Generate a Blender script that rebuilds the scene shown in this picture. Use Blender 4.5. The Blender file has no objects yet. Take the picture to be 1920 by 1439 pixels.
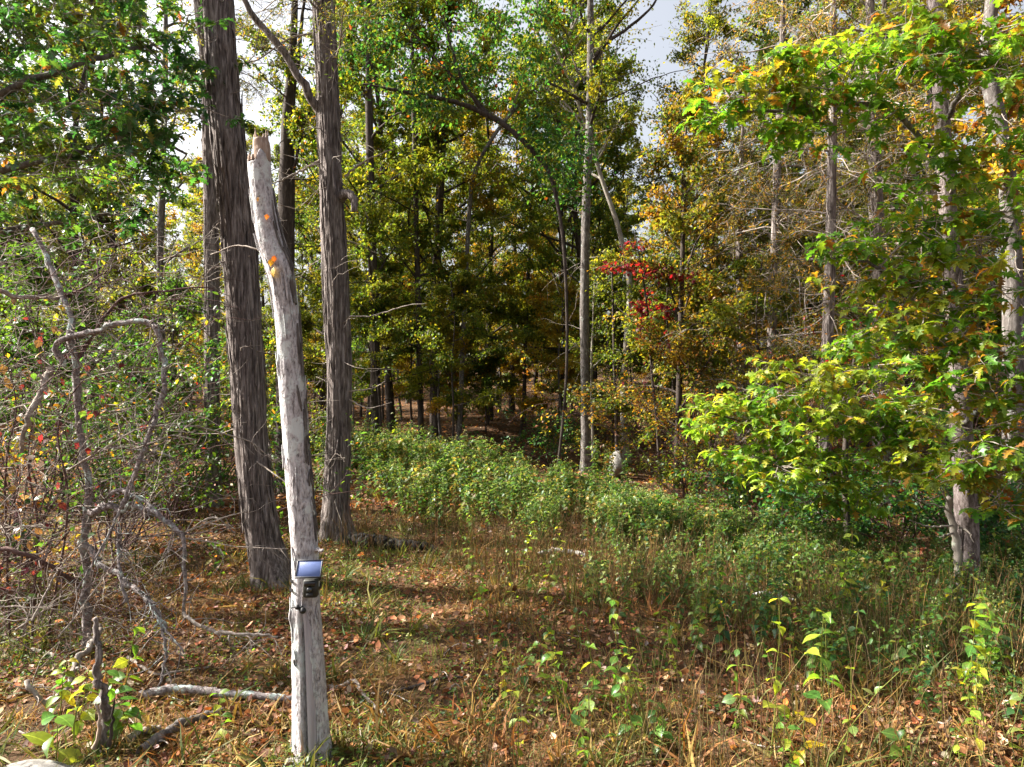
import bpy, math
import numpy as np
from mathutils import Vector, Matrix, Quaternion

sc = bpy.context.scene
col = sc.collection
rad = math.radians

# ------------------------------------------------------------------ camera, sky, sun, exposure
CAM_Z = 2.55
FPX = 1297.0                                   # focal length in pixels of the 1920 wide photograph
cam_d = bpy.data.cameras.new('camera')
cam = bpy.data.objects.new('camera', cam_d)
col.objects.link(cam)
cam.location = (0, 0, CAM_Z)
cam.rotation_euler = (rad(90), 0, 0)
cam_d.sensor_width = 36.0
cam_d.lens = 36.0 * FPX / 1920.0
cam_d.clip_start = 0.05
cam_d.clip_end = 2000.0
sc.camera = cam

SUN_EL = rad(39.0)
SUN_DIR = Vector((-0.982, 0.19, 0)).normalized() * math.cos(SUN_EL) + Vector((0, 0, math.sin(SUN_EL)))
SUN_ROT = math.atan2(SUN_DIR.x, SUN_DIR.y)
world = bpy.data.worlds.new('World')
sc.world = world
world.use_nodes = True
wn = world.node_tree
wn.nodes.clear()
sky = wn.nodes.new('ShaderNodeTexSky')
sky.sky_type = 'NISHITA'
sky.sun_disc = False
sky.sun_elevation = SUN_EL
sky.sun_rotation = SUN_ROT
sky.air_density = 1.0
sky.dust_density = 7.0
sky.ozone_density = 1.0
bg = wn.nodes.new('ShaderNodeBackground')
bg.inputs['Strength'].default_value = 0.058
wo = wn.nodes.new('ShaderNodeOutputWorld')
hs = wn.nodes.new('ShaderNodeHueSaturation')          # thin white haze over the whole sky
hs.inputs['Saturation'].default_value = 0.4
hs.inputs['Value'].default_value = 1.35
wn.links.new(sky.outputs[0], hs.inputs['Color'])
wn.links.new(hs.outputs[0], bg.inputs[0])
wn.links.new(bg.outputs[0], wo.inputs[0])

sun_d = bpy.data.lights.new('sun', 'SUN')
sun_d.energy = 5.0
sun_d.angle = rad(0.53)
sun_d.color = (1.0, 0.94, 0.84)
sun = bpy.data.objects.new('sun', sun_d)
col.objects.link(sun)
sun.location = (-20, 15, 25)
sun.rotation_euler = (-SUN_DIR).to_track_quat('-Z', 'Y').to_euler()

sc.view_settings.view_transform = 'Standard'
sc.view_settings.look = 'None'
sc.view_settings.gamma = 1.0
sc.view_settings.use_curve_mapping = False
sc.view_settings.exposure = 2.05
sc.cycles.max_bounces = 7
sc.cycles.diffuse_bounces = 2
sc.cycles.glossy_bounces = 2
sc.cycles.transmission_bounces = 4
sc.cycles.transparent_max_bounces = 4
sc.cycles.sample_clamp_indirect = 6.0
sc.cycles.caustics_reflective = False
sc.cycles.caustics_refractive = False
sc.render.film_transparent = False

RNG = np.random.default_rng(20)


# ------------------------------------------------------------------ helpers: terrain and noise
def vnoise(x, y, scale, seed):
    """smooth value noise, 0..1"""
    x = np.asarray(x, float) / scale + 1000.0
    y = np.asarray(y, float) / scale + 1000.0
    xi = np.floor(x).astype(np.int64)
    yi = np.floor(y).astype(np.int64)
    fx = x - xi
    fy = y - yi
    fx = fx * fx * (3 - 2 * fx)
    fy = fy * fy * (3 - 2 * fy)

    def h(a, b):
        n = (a * 374761393 + b * 668265263 + seed * 974711) & 0x7fffffff
        n = ((n ^ (n >> 13)) * 1274126177) & 0x7fffffff
        return ((n ^ (n >> 16)) & 0xffff) / 65535.0
    return (h(xi, yi) * (1 - fx) + h(xi + 1, yi) * fx) * (1 - fy) + (h(xi, yi + 1) * (1 - fx) + h(xi + 1, yi + 1) * fx) * fy


def gz(x, y):
    x = np.asarray(x, float)
    y = np.asarray(y, float)
    t = np.clip(y - 17.0, 0, 95)
    t = np.where(t < 6, t * t / 12.0, t - 3.0)
    z = 0.072 * t
    w = np.clip((y - 14) / 10, 0, 1)
    z = z + (vnoise(x, y, 6.0, 3) - 0.5) * (0.06 + 0.35 * w) + (vnoise(x, y, 1.3, 4) - 0.5) * 0.07
    return z


def at(px, py, d):
    """a point of the place from its direction and its distance along the view"""
    return np.array([(px - 960.0) / FPX * d, d, CAM_Z + (720.0 - py) / FPX * d])


def on_ground(px, d):
    x = (px - 960.0) / FPX * d
    return np.array([x, d, float(gz(x, d))])


# ------------------------------------------------------------------ helpers: meshes
class MB:
    """collects polygons with a colour per vertex and links them as one mesh object"""
    def __init__(self):
        self.v, self.f, self.c, self.n = [], [], [], 0

    def add(self, V, F, C=(0.5, 0.5, 0.5)):
        V = np.asarray(V, np.float32).reshape(-1, 3)
        C = np.asarray(C, np.float32)
        if C.ndim == 1:
            C = np.tile(C, (len(V), 1))
        self.v.append(V)
        self.c.append(C)
        for q in (F if isinstance(F, list) else [F]):
            self.f.append(np.asarray(q, np.int64) + self.n)
        self.n += len(V)

    def mesh(self, name, mat, origin=(0, 0, 0), smooth=False):
        me = bpy.data.meshes.new(name)
        V = np.concatenate(self.v) - np.asarray(origin, np.float32)
        C = np.concatenate(self.c)
        me.vertices.add(len(V))
        me.vertices.foreach_set('co', V.ravel().astype(np.float32))
        li = np.concatenate([q.ravel() for q in self.f])
        tot = np.concatenate([np.full(len(q), q.shape[1]) for q in self.f])
        start = np.concatenate([[0], np.cumsum(tot)[:-1]])
        me.loops.add(len(li))
        me.loops.foreach_set('vertex_index', li.astype(np.int32))
        me.polygons.add(len(tot))
        me.polygons.foreach_set('loop_start', start.astype(np.int32))
        me.polygons.foreach_set('loop_total', tot.astype(np.int32))
        if smooth:
            me.polygons.foreach_set('use_smooth', np.ones(len(tot), bool))
        a = me.color_attributes.new('Col', 'FLOAT_COLOR', 'POINT')
        a.data.foreach_set('color', np.concatenate([C, np.ones((len(C), 1), np.float32)], 1).ravel().astype(np.float32))
        me.update(calc_edges=True)
        me.materials.append(mat)
        return me

    def build(self, name, mat, parent=None, origin=(0, 0, 0), smooth=False):
        o = bpy.data.objects.new(name, self.mesh(name, mat, origin, smooth))
        col.objects.link(o)
        if parent is not None:
            o.parent = parent
        else:
            o.location = origin
        return o


def tag(o, label=None, cat=None, group=None, kind=None):
    if label:
        o['label'] = label
    if cat:
        o['category'] = cat
    if group:
        o['group'] = group
    if kind:
        o['kind'] = kind
    return o


def thing(name, label, cat, base=(0, 0, 0), group=None):
    o = bpy.data.objects.new(name, None)
    o.empty_display_size = 0.1
    col.objects.link(o)
    o.location = [float(q) for q in base]
    return tag(o, label, cat, group)


def copy_tree(o, label=None):
    r = o.copy()
    col.objects.link(r)
    if label:
        r['label'] = label
    for ch in list(o.children):
        c = ch.copy()
        col.objects.link(c)
        c.parent = r
        for g in list(ch.children):
            d = g.copy()
            col.objects.link(d)
            d.parent = c
    return r


def smooth_path(pts, radii, n):
    """Catmull-Rom through the points"""
    P = np.asarray(pts, float)
    r = np.asarray(radii, float)
    if len(P) < 3:
        t = np.linspace(0, 1, n)[:, None]
        return P[0] * (1 - t) + P[-1] * t, r[0] * (1 - t[:, 0]) + r[-1] * t[:, 0]
    seg = np.concatenate([[0], np.cumsum(np.linalg.norm(np.diff(P, axis=0), axis=1))])
    Q = np.concatenate([[2 * P[0] - P[1]], P, [2 * P[-1] - P[-2]]])
    s = np.linspace(0, seg[-1], n)
    k = np.clip(np.searchsorted(seg, s, 'right') - 1, 0, len(P) - 2)
    t = ((s - seg[k]) / np.maximum(seg[k + 1] - seg[k], 1e-9))[:, None]
    a, b, c, d = Q[k], Q[k + 1], Q[k + 2], Q[k + 3]
    out = 0.5 * (2 * b + (c - a) * t + (2 * a - 5 * b + 4 * c - d) * t ** 2 + (3 * b - a - 3 * c + d) * t ** 3)
    return out, np.interp(s, seg, r)


def frames(P):
    T = np.gradient(P, axis=0)
    T /= np.maximum(np.linalg.norm(T, axis=1, keepdims=True), 1e-9)
    ref = np.array([1.0, 0, 0]) if abs(T[0][0]) < 0.8 else np.array([0, 1.0, 0])
    A = np.zeros_like(P)
    u = ref
    for i in range(len(P)):
        u = u - T[i] * np.dot(u, T[i])
        u = u / max(np.linalg.norm(u), 1e-9)
        A[i] = u
    return T, A, np.cross(T, A)


def tube(mb, P, r, sides, C=(0.5, 0.5, 0.5), disp=None, cap=True):
    """a swept tube; disp(n_rings, sides) multiplies the radius"""
    P = np.asarray(P, float)
    r = np.asarray(r, float)
    n = len(P)
    T, A, B = frames(P)
    th = np.arange(sides) * 2 * np.pi / sides
    rr = np.repeat(r[:, None], sides, 1)
    if disp is not None:
        rr = rr * disp
    V = P[:, None] + (np.cos(th)[None, :, None] * A[:, None] + np.sin(th)[None, :, None] * B[:, None]) * rr[..., None]
    i = np.arange(n - 1)[:, None] * sides
    j = np.arange(sides)[None]
    k = (j + 1) % sides
    F = np.stack([i + j, i + k, i + sides + k, i + sides + j], -1).reshape(-1, 4)
    V = V.reshape(-1, 3)
    fl = [F]
    if cap:
        V = np.concatenate([V, [P[-1] + T[-1] * r[-1] * 0.2]])
        tip = n * sides
        fl.append(np.stack([(n - 1) * sides + j[0], (n - 1) * sides + k[0], np.full(sides, tip)], -1))
    if not (isinstance(C, np.ndarray) and C.ndim == 2):
        C = np.tile(np.asarray(C, np.float32), (len(V), 1))
    mb.add(V, fl, C)


def ring_noise(rng, n, sides, cu, cv, ridged=False):
    """noise over a trunk surface, cu cells round and cv cells along"""
    cv = max(2, int(cv))
    tab = rng.random((cv + 2, cu))
    u = np.arange(sides) / sides * cu
    v = np.linspace(0, cv - 0.001, n)
    ui = np.floor(u).astype(int)
    vi = np.floor(v).astype(int)
    fu = u - ui
    fv = (v - vi)[:, None]
    fu = (fu * fu * (3 - 2 * fu))[None]
    fv = fv * fv * (3 - 2 * fv)
    a = tab[vi][:, ui % cu]
    b = tab[vi][:, (ui + 1) % cu]
    c = tab[vi + 1][:, ui % cu]
    d = tab[vi + 1][:, (ui + 1) % cu]
    o = (a * (1 - fu) + b * fu) * (1 - fv) + (c * (1 - fu) + d * fu) * fv
    return 1 - np.abs(2 * o - 1) if ridged else o


# ------------------------------------------------------------------ helpers: leaves
def lobed(profile, fold=0.18, curl=0.25, bend=0.0):
    m, r, l = [], [], []
    for (y, x) in profile:
        z = -curl * (y - 0.35) ** 2
        m.append((bend * y * y, y, z))
        r.append((x + bend * y * y, y + 0.25 * x, z + fold * x - 0.5 * x * x))
        l.append((-x + bend * y * y, y + 0.25 * x, z + fold * x - 0.4 * x * x))
    n = len(profile)
    V = np.array(m + r + l)
    F = []
    for i in range(n - 1):
        F.append((i, n + i, n + i + 1, i + 1))
        F.append((i, i + 1, 2 * n + i + 1, 2 * n + i))
    return V, np.array(F)


OAK = lobed([(0, .012), (.12, .015), (.20, .10), (.25, .20), (.30, .07), (.38, .14), (.46, .33), (.51, .12), (.58, .11), (.68, .30), (.73, .10), (.82, .08), (.90, .15), (.93, .04), (1.0, .006)], .3, .55, .06)
OAKM = lobed([(0, .01), (.22, .17), (.30, .07), (.46, .33), (.54, .11), (.70, .30), (.78, .09), (.92, .14), (1.0, .006)], .3, .55, .06)
OAKM2 = lobed([(0, .01), (.24, .16), (.31, .06), (.44, .30), (.52, .10), (.64, .33), (.73, .12), (1.0, .01)], .42, .9, .12)
OAK2 = lobed([(0, .012), (.10, .02), (.22, .16), (.28, .07), (.40, .29), (.48, .10), (.60, .34), (.67, .12), (.80, .26), (.86, .12), (.95, .14), (1.0, .01)], 0.42, 0.9, 0.12)
OAK3 = lobed([(0, .012), (.13, .015), (.24, .17), (.31, .06), (.45, .31), (.53, .09), (.68, .28), (.75, .08), (.92, .12), (1.0, .006)], 0.05, -0.35, -0.10)
EGG = lobed([(0, .01), (.10, .02), (.20, .22), (.35, .33), (.55, .31), (.75, .18), (.9, .07), (1.0, .005)], 0.22, 0.35)
EGG2 = lobed([(0, .01), (.10, .02), (.20, .18), (.38, .27), (.58, .24), (.8, .11), (1.0, .005)], 0.45, 0.7, 0.1)
SPEAR = lobed([(0, .01), (.2, .14), (.45, .2), (.75, .1), (1.0, .005)], 0.3, 0.5)
HERBLEAF = (np.array([(0, 0, 0), (.24, .38, .08), (0, .42, 0), (-.24, .38, .07), (0, 1, -.22)], float), [np.array([(0, 1, 2), (0, 2, 3), (2, 1, 4), (3, 2, 4)])])
HERBLEAF2 = (HERBLEAF[0] * np.array([1.35, .95, 1.3]), HERBLEAF[1])
RHOMB = (np.array([(0, 0, 0), (.30, .45, .07), (0, 1, -.08), (-.30, .45, .05)], float), np.array([(0, 1, 2), (0, 2, 3)]))
OVAL = (np.array([(0, 0, 0), (.27, .3, .06), (.24, .66, .03), (0, 1, -.12), (-.24, .66, .05), (-.27, .3, .04)], float), np.array([(0, 1, 2, 3), (0, 3, 4, 5)]))
MAPLE = (np.array([(0, 0, 0), (.22, .12, .05), (.50, .10, .0), (.34, .38, .06), (.52, .62, -.03), (.2, .62, .05), (0, 1, -.1), (-.2, .62, .04), (-.52, .62, -.05), (-.34, .38, .06), (-.50, .10, -.02), (-.22, .12, .04)], float),
         np.array([(0, 1, 3, 5), (1, 2, 3, 3), (3, 4, 5, 5), (0, 5, 6, 7), (0, 7, 9, 11), (7, 8, 9, 9), (9, 10, 11, 11)]))
MAPLE = (MAPLE[0], [np.array([(0, 1, 3, 5), (0, 5, 6, 7), (0, 7, 9, 11)]), np.array([(1, 2, 3), (3, 4, 5), (7, 8, 9), (9, 10, 11)])])


def pal(rng, n, palette, var=0.22):
    cs = np.array([p[0] for p in palette], float)
    w = np.array([p[1] for p in palette], float)
    k = rng.choice(len(cs), n, p=w / w.sum())
    C = cs[k] * np.exp(rng.normal(0, var, (n, 1))) * np.exp(rng.normal(0, var * 0.3, (n, 3)))
    return np.clip(C, 0.002, 0.75)


def leaf_frames(rng, n, pitch=-0.35, psd=0.45, roll=0.5, yaw=None):
    y = rng.uniform(0, 2 * np.pi, n) if yaw is None else np.asarray(yaw)
    p = rng.normal(pitch, psd, n)
    d = np.stack([np.cos(p) * np.cos(y), np.cos(p) * np.sin(y), np.sin(p)], -1)
    s = np.stack([np.sin(y), -np.cos(y), np.zeros(n)], -1)
    u = np.cross(s, d)
    r = rng.normal(0, roll, n)[:, None]
    s2 = s * np.cos(r) + u * np.sin(r)
    return np.stack([s2, d, np.cross(s2, d)], 1)          # rows: side, along, up


def leaf_mass(mb, P, Fr, size, tmpl, C):
    T, F = tmpl
    n, k = len(P), len(T)
    if n == 0:
        return
    V = P[:, None, :] + np.asarray(size).reshape(-1, 1, 1) * np.einsum('ki,nij->nkj', T, Fr)
    off = (np.arange(n) * k)[:, None, None]
    fl = [(q[None] + off).reshape(-1, q.shape[1]) for q in (F if isinstance(F, list) else [F])]
    mb.add(V.reshape(-1, 3), fl, np.repeat(C, k, 0))


# ------------------------------------------------------------------ materials
def new_mat(name):
    m = bpy.data.materials.new(name)
    m.use_nodes = True
    m.node_tree.nodes.clear()
    return m, m.node_tree.nodes, m.node_tree.links


def leaf_mat(name, source='attr', rough=0.5, spec=0.35, trans=0.5, gain=(2.1, 2.0, 0.85)):
    m, N, L = new_mat(name)
    out = N.new('ShaderNodeOutputMaterial')
    if source == 'attr':
        a = N.new('ShaderNodeVertexColor')
        a.layer_name = 'Col'
        c = a.outputs['Color']
    else:
        a = N.new('ShaderNodeObjectInfo')
        c = a.outputs['Color']
    # faint blotches on each leaf
    tc = N.new('ShaderNodeTexCoord')
    nz = N.new('ShaderNodeTexNoise')
    nz.inputs['Scale'].default_value = 14.0 if source == 'attr' else 5.0
    L.new(tc.outputs['Object'], nz.inputs['Vector'])
    mr = N.new('ShaderNodeMapRange')
    mr.inputs['From Min'].default_value = 0.3
    mr.inputs['From Max'].default_value = 0.7
    mr.inputs['To Min'].default_value = 0.75
    mr.inputs['To Max'].default_value = 1.2
    L.new(nz.outputs['Fac'], mr.inputs['Value'])
    mu = N.new('ShaderNodeVectorMath')
    mu.operation = 'SCALE'
    L.new(c, mu.inputs[0])
    L.new(mr.outputs[0], mu.inputs['Scale'])
    c = mu.outputs[0]
    if source == 'obj':
        oi = N.new('ShaderNodeObjectInfo')
        ad = N.new('ShaderNodeVectorMath')
        ad.operation = 'ADD'
        L.new(tc.outputs['Object'], ad.inputs[0])
        cx = N.new('ShaderNodeCombineXYZ')
        sc_ = N.new('ShaderNodeMath')
        sc_.operation = 'MULTIPLY'
        sc_.inputs[1].default_value = 40.0
        L.new(oi.outputs['Random'], sc_.inputs[0])
        L.new(sc_.outputs[0], cx.inputs[0])
        L.new(sc_.outputs[0], cx.inputs[2])
        L.new(cx.outputs[0], ad.inputs[1])
        L.new(ad.outputs[0], nz.inputs['Vector'])
        br = N.new('ShaderNodeMapRange')
        br.inputs['From Min'].default_value = 0.62
        br.inputs['From Max'].default_value = 0.70
        br.inputs['To Max'].default_value = 0.85
        L.new(nz.outputs['Fac'], br.inputs['Value'])
        bm = N.new('ShaderNodeMix')
        bm.data_type = 'RGBA'
        L.new(br.outputs[0], bm.inputs['Factor'])
        L.new(c, bm.inputs['A'])
        bm.inputs['B'].default_value = (.13, .065, .025, 1)
        sx = N.new('ShaderNodeSeparateXYZ')
        L.new(tc.outputs['Object'], sx.inputs[0])
        ab = N.new('ShaderNodeMath')
        ab.operation = 'ABSOLUTE'
        L.new(sx.outputs[0], ab.inputs[0])
        vr = N.new('ShaderNodeMapRange')
        vr.inputs['From Min'].default_value = 0.010
        vr.inputs['From Max'].default_value = 0.030
        vr.inputs['To Min'].default_value = 1.7
        vr.inputs['To Max'].default_value = 1.0
        L.new(ab.outputs[0], vr.inputs['Value'])
        vs = N.new('ShaderNodeVectorMath')
        vs.operation = 'SCALE'
        L.new(bm.outputs['Result'], vs.inputs[0])
        L.new(vr.outputs[0], vs.inputs['Scale'])
        c = vs.outputs[0]
    p = N.new('ShaderNodeBsdfPrincipled')
    p.inputs['Roughness'].default_value = rough
    p.inputs['Specular IOR Level'].default_value = spec
    L.new(c, p.inputs['Base Color'])
    g = N.new('ShaderNodeVectorMath')
    g.operation = 'MULTIPLY'
    g.inputs[1].default_value = gain
    L.new(c, g.inputs[0])
    t = N.new('ShaderNodeBsdfTranslucent')
    L.new(g.outputs[0], t.inputs['Color'])
    mx = N.new('ShaderNodeMixShader')
    mx.inputs[0].default_value = trans
    L.new(p.outputs[0], mx.inputs[1])
    L.new(t.outputs[0], mx.inputs[2])
    L.new(mx.outputs[0], out.inputs['Surface'])
    return m


def bark_mat(name, stops, scale=(9, 9, 1.1), nscale=2.2, bump=0.6, dist=0.02, lichen=None, rough=0.9, lichen_at=0.58):
    m, N, L = new_mat(name)
    out = N.new('ShaderNodeOutputMaterial')
    tc = N.new('ShaderNodeTexCoord')
    mp = N.new('ShaderNodeMapping')
    mp.inputs['Scale'].default_value = scale
    L.new(tc.outputs['Object'], mp.inputs['Vector'])
    nz = N.new('ShaderNodeTexNoise')
    nz.inputs['Scale'].default_value = nscale
    nz.inputs['Detail'].default_value = 7
    nz.inputs['Roughness'].default_value = 0.68
    nz.inputs['Distortion'].default_value = 0.4
    L.new(mp.outputs[0], nz.inputs['Vector'])
    cr = N.new('ShaderNodeValToRGB')
    el = cr.color_ramp.elements
    while len(el) < len(stops):
        el.new(0.5)
    for e, (pos, c) in zip(el, stops):
        e.position = pos
        e.color = (*c, 1)
    L.new(nz.outputs['Fac'], cr.inputs[0])
    c = cr.outputs[0]
    if lichen:
        n2 = N.new('ShaderNodeTexNoise')
        n2.inputs['Scale'].default_value = 7.0
        n2.inputs['Detail'].default_value = 6
        n2.inputs['Roughness'].default_value = 0.7
        L.new(tc.outputs['Object'], n2.inputs['Vector'])
        r2 = N.new('ShaderNodeMapRange')
        r2.inputs['From Min'].default_value = lichen_at - 0.03
        r2.inputs['From Max'].default_value = lichen_at + 0.04
        L.new(n2.outputs['Fac'], r2.inputs['Value'])
        mx = N.new('ShaderNodeMix')
        mx.data_type = 'RGBA'
        L.new(r2.outputs[0], mx.inputs['Factor'])
        L.new(c, mx.inputs['A'])
        mx.inputs['B'].default_value = (*lichen, 1)
        c = mx.outputs['Result']
    p = N.new('ShaderNodeBsdfPrincipled')
    p.inputs['Roughness'].default_value = rough
    p.inputs['Specular IOR Level'].default_value = 0.15
    L.new(c, p.inputs['Base Color'])
    b = N.new('ShaderNodeBump')
    b.inputs['Strength'].default_value = bump
    b.inputs['Distance'].default_value = dist
    L.new(nz.outputs['Fac'], b.inputs['Height'])
    L.new(b.outputs[0], p.inputs['Normal'])
    L.new(p.outputs[0], out.inputs['Surface'])
    return m


def plain_mat(name, c, rough=0.6, spec=0.4, metal=0.0, nscale=0, nvar=0.3):
    m, N, L = new_mat(name)
    out = N.new('ShaderNodeOutputMaterial')
    p = N.new('ShaderNodeBsdfPrincipled')
    p.inputs['Roughness'].default_value = rough
    p.inputs['Specular IOR Level'].default_value = spec
    p.inputs['Metallic'].default_value = metal
    p.inputs['Base Color'].default_value = (*c, 1)
    if nscale:
        tc = N.new('ShaderNodeTexCoord')
        nz = N.new('ShaderNodeTexNoise')
        nz.inputs['Scale'].default_value = nscale
        nz.inputs['Detail'].default_value = 6
        L.new(tc.outputs['Object'], nz.inputs['Vector'])
        cr = N.new('ShaderNodeValToRGB')
        cr.color_ramp.elements[0].position = 0.3
        cr.color_ramp.elements[1].position = 0.7
        cr.color_ramp.elements[0].color = (*[q * (1 - nvar) for q in c], 1)
        cr.color_ramp.elements[1].color = (*[min(0.9, q * (1 + nvar)) for q in c], 1)
        L.new(nz.outputs['Fac'], cr.inputs[0])
        L.new(cr.outputs[0], p.inputs['Base Color'])
    L.new(p.outputs[0], out.inputs['Surface'])
    return m


M = {}
M['leaf'] = leaf_mat('leaf_tissue')
M['gloss'] = leaf_mat('glossy_oak_leaf', rough=0.27, spec=1.0, trans=0.45)
M['leaf_piece'] = leaf_mat('leaf_tissue_single', 'obj', rough=0.38, spec=0.5)
M['gloss_piece'] = leaf_mat('glossy_oak_leaf_single', 'obj', rough=0.27, spec=1.0, trans=0.45)
M['herb'] = leaf_mat('herb_leaf', rough=0.45, spec=0.4, trans=0.45)
M['dry'] = leaf_mat('dry_leaf', rough=0.7, spec=0.2, trans=0.25, gain=(1.3, 1.1, 0.8))
M['grass'] = leaf_mat('dry_grass', rough=0.6, spec=0.25, trans=0.35, gain=(1.3, 1.2, 0.8))
M['cedar'] = bark_mat('shaggy_cedar_bark', [(0.34, (.035, .028, .025)), (0.5, (.155, .128, .118)), (0.66, (.34, .30, .285))], (15, 15, 1.5), 2.0, 1.0, 0.04)
M['grey'] = bark_mat('grey_lichened_bark', [(0.3, (.04, .034, .03)), (0.52, (.12, .105, .096)), (0.72, (.25, .23, .22))], (8, 8, 2.2), 3.0, 0.9, 0.02, lichen=(.26, .28, .26), lichen_at=.60)
M['oakbark'] = bark_mat('mottled_oak_bark', [(0.32, (.035, .027, .024)), (0.48, (.14, .112, .104)), (0.66, (.31, .265, .26))], (9, 9, 3.0), 4.0, 1.0, 0.02)
M['dark'] = bark_mat('dark_furrowed_bark', [(0.3, (.018, .013, .011)), (0.55, (.06, .047, .04)), (0.75, (.13, .11, .098))], (9, 9, 1.4), 2.5, 0.7, 0.02)
M['pale'] = bark_mat('pale_smooth_bark', [(0.3, (.15, .13, .11)), (0.5, (.24, .21, .18)), (0.7, (.36, .33, .29))], (5, 5, 2.0), 2.2, 0.5, 0.012, lichen=(.34, .36, .29), lichen_at=.6)
M['snag'] = bark_mat('bleached_wood', [(0.31, (.06, .048, .044)), (0.42, (.30, .275, .275)), (0.54, (.50, .475, .485)), (0.70, (.68, .655, .665))], (12, 12, 4.5), 4.6, 1.0, 0.02, lichen=(.60, .63, .62), lichen_at=0.55)
M['heart'] = bark_mat('bare_heartwood', [(0.3, (.13, .085, .06)), (0.5, (.30, .22, .17)), (0.7, (.46, .38, .33))], (22, 22, 0.7), 2.2, 0.5, 0.008)
M['smoothwood'] = bark_mat('smooth_weathered_wood', [(0.3, (.24, .215, .225)), (0.7, (.40, .37, .385))], (14, 14, 0.5), 2.0, 0.25, 0.005)
M['twig'] = bark_mat('dead_twig_bark', [(0.3, (.10, .08, .065)), (0.5, (.25, .21, .18)), (0.7, (.42, .38, .34))], (6, 6, 6), 3.0, 0.4, 0.006)
M['lichentwig'] = bark_mat('lichen_crusted_twig', [(0.3, (.05, .04, .038)), (0.5, (.20, .17, .165)), (0.7, (.40, .36, .36))], (9, 9, 9), 4.0, 1.0, 0.015, lichen=(.40, .47, .44), lichen_at=0.57)
M['vine'] = bark_mat('dark_red_vine', [(0.3, (.035, .018, .016)), (0.7, (.15, .095, .085))], (6, 6, 6), 3.0, 0.4, 0.006)
M['stem'] = leaf_mat('green_stem', rough=0.6, spec=0.2, trans=0.2)
M['rock'] = bark_mat('lichened_granite', [(0.3, (.06, .055, .05)), (0.5, (.17, .16, .15)), (0.7, (.31, .295, .275))], (1, 1, 1), 9.0, 0.6, 0.02, lichen=(.34, .34, .29), lichen_at=.6)
M['black'] = plain_mat('black_plastic', (.012, .012, .013), 0.45, 0.4)
M['char'] = bark_mat('charred_wet_bark', [(0.3, (.006, .006, .006)), (0.6, (.03, .027, .025)), (0.8, (.16, .15, .15))], (3, 10, 10), 3.0, 0.9, 0.03)


def ground_mat():
    m, N, L = new_mat('forest_soil')
    out = N.new('ShaderNodeOutputMaterial')
    tc = N.new('ShaderNodeTexCoord')
    nz = N.new('ShaderNodeTexNoise')
    nz.inputs['Scale'].default_value = 1.6
    nz.inputs['Detail'].default_value = 10
    nz.inputs['Roughness'].default_value = 0.75
    L.new(tc.outputs['Object'], nz.inputs['Vector'])
    cr = N.new('ShaderNodeValToRGB')
    el = cr.color_ramp.elements
    el.new(0.5)
    for e, (p, c) in zip(el, [(0.32, (.025, .017, .011)), (0.5, (.075, .043, .023)), (0.68, (.17, .088, .04))]):
        e.position = p
        e.color = (*c, 1)
    L.new(nz.outputs['Fac'], cr.inputs[0])
    p = N.new('ShaderNodeBsdfPrincipled')
    p.inputs['Roughness'].default_value = 0.95
    p.inputs['Specular IOR Level'].default_value = 0.1
    L.new(cr.outputs[0], p.inputs['Base Color'])
    n2 = N.new('ShaderNodeTexNoise')
    n2.inputs['Scale'].default_value = 22
    n2.inputs['Detail'].default_value = 6
    L.new(tc.outputs['Object'], n2.inputs['Vector'])
    b = N.new('ShaderNodeBump')
    b.inputs['Strength'].default_value = 0.8
    b.inputs['Distance'].default_value = 0.058
    L.new(n2.outputs['Fac'], b.inputs['Height'])
    L.new(b.outputs[0], p.inputs['Normal'])
    L.new(p.outputs[0], out.inputs['Surface'])
    return m


# ------------------------------------------------------------------ palettes (leaf base colours)
GREEN = [((.035, .085, .016), 4), ((.055, .115, .02), 4), ((.09, .14, .022), 2), ((.16, .15, .02), .6)]
DKGREEN = [((.022, .078, .026), 5), ((.036, .105, .026), 4), ((.075, .14, .022), 2), ((.15, .16, .022), .8), ((.24, .06, .015), .25)]
YGREEN = [((.04, .075, .014), 3), ((.065, .105, .016), 4), ((.125, .155, .02), 4), ((.21, .205, .022), 2.6), ((.30, .23, .02), .9), ((.26, .10, .015), .3)]
YELLOW = [((.16, .15, .02), 3), ((.28, .22, .022), 4), ((.36, .23, .02), 3), ((.36, .13, .015), 1), ((.10, .12, .02), 2)]
ORANGE = [((.30, .13, .018), 4), ((.34, .20, .02), 3), ((.20, .07, .015), 2), ((.14, .12, .02), 3)]
OLIVE = [((.045, .062, .018), 4), ((.075, .082, .022), 4), ((.13, .11, .028), 3), ((.22, .13, .03), 1.2)]
RED = [((.20, .008, .022), 4), ((.15, .012, .03), 3), ((.24, .025, .02), 1.5), ((.09, .012, .016), 2)]
OAKLEAF = [((.06, .16, .018), 5), ((.10, .20, .02), 4), ((.18, .26, .024), 4), ((.30, .26, .025), 1.4), ((.34, .12, .02), .9), ((.25, .05, .025), .6)]
OAKLEAF_Y = [((.09, .20, .02), 4), ((.17, .28, .026), 5), ((.30, .35, .05), 3.5), ((.38, .30, .03), 1.3), ((.36, .13, .02), .7), ((.055, .14, .02), 2)]
HERB = [((.07, .14, .03), 4), ((.12, .185, .045), 4), ((.22, .25, .07), 2), ((.04, .095, .025), 2.5)]
PLANT = [((.08, .17, .02), 4), ((.13, .22, .025), 4), ((.22, .26, .03), 2), ((.06, .14, .025), 2)]
DRYLEAF = [((.19, .075, .034), 4), ((.27, .125, .055), 4), ((.12, .05, .026), 4), ((.38, .24, .14), 1.6), ((.36, .11, .02), .3), ((.10, .055, .03), 4), ((.36, .27, .21), 1.2)]
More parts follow.
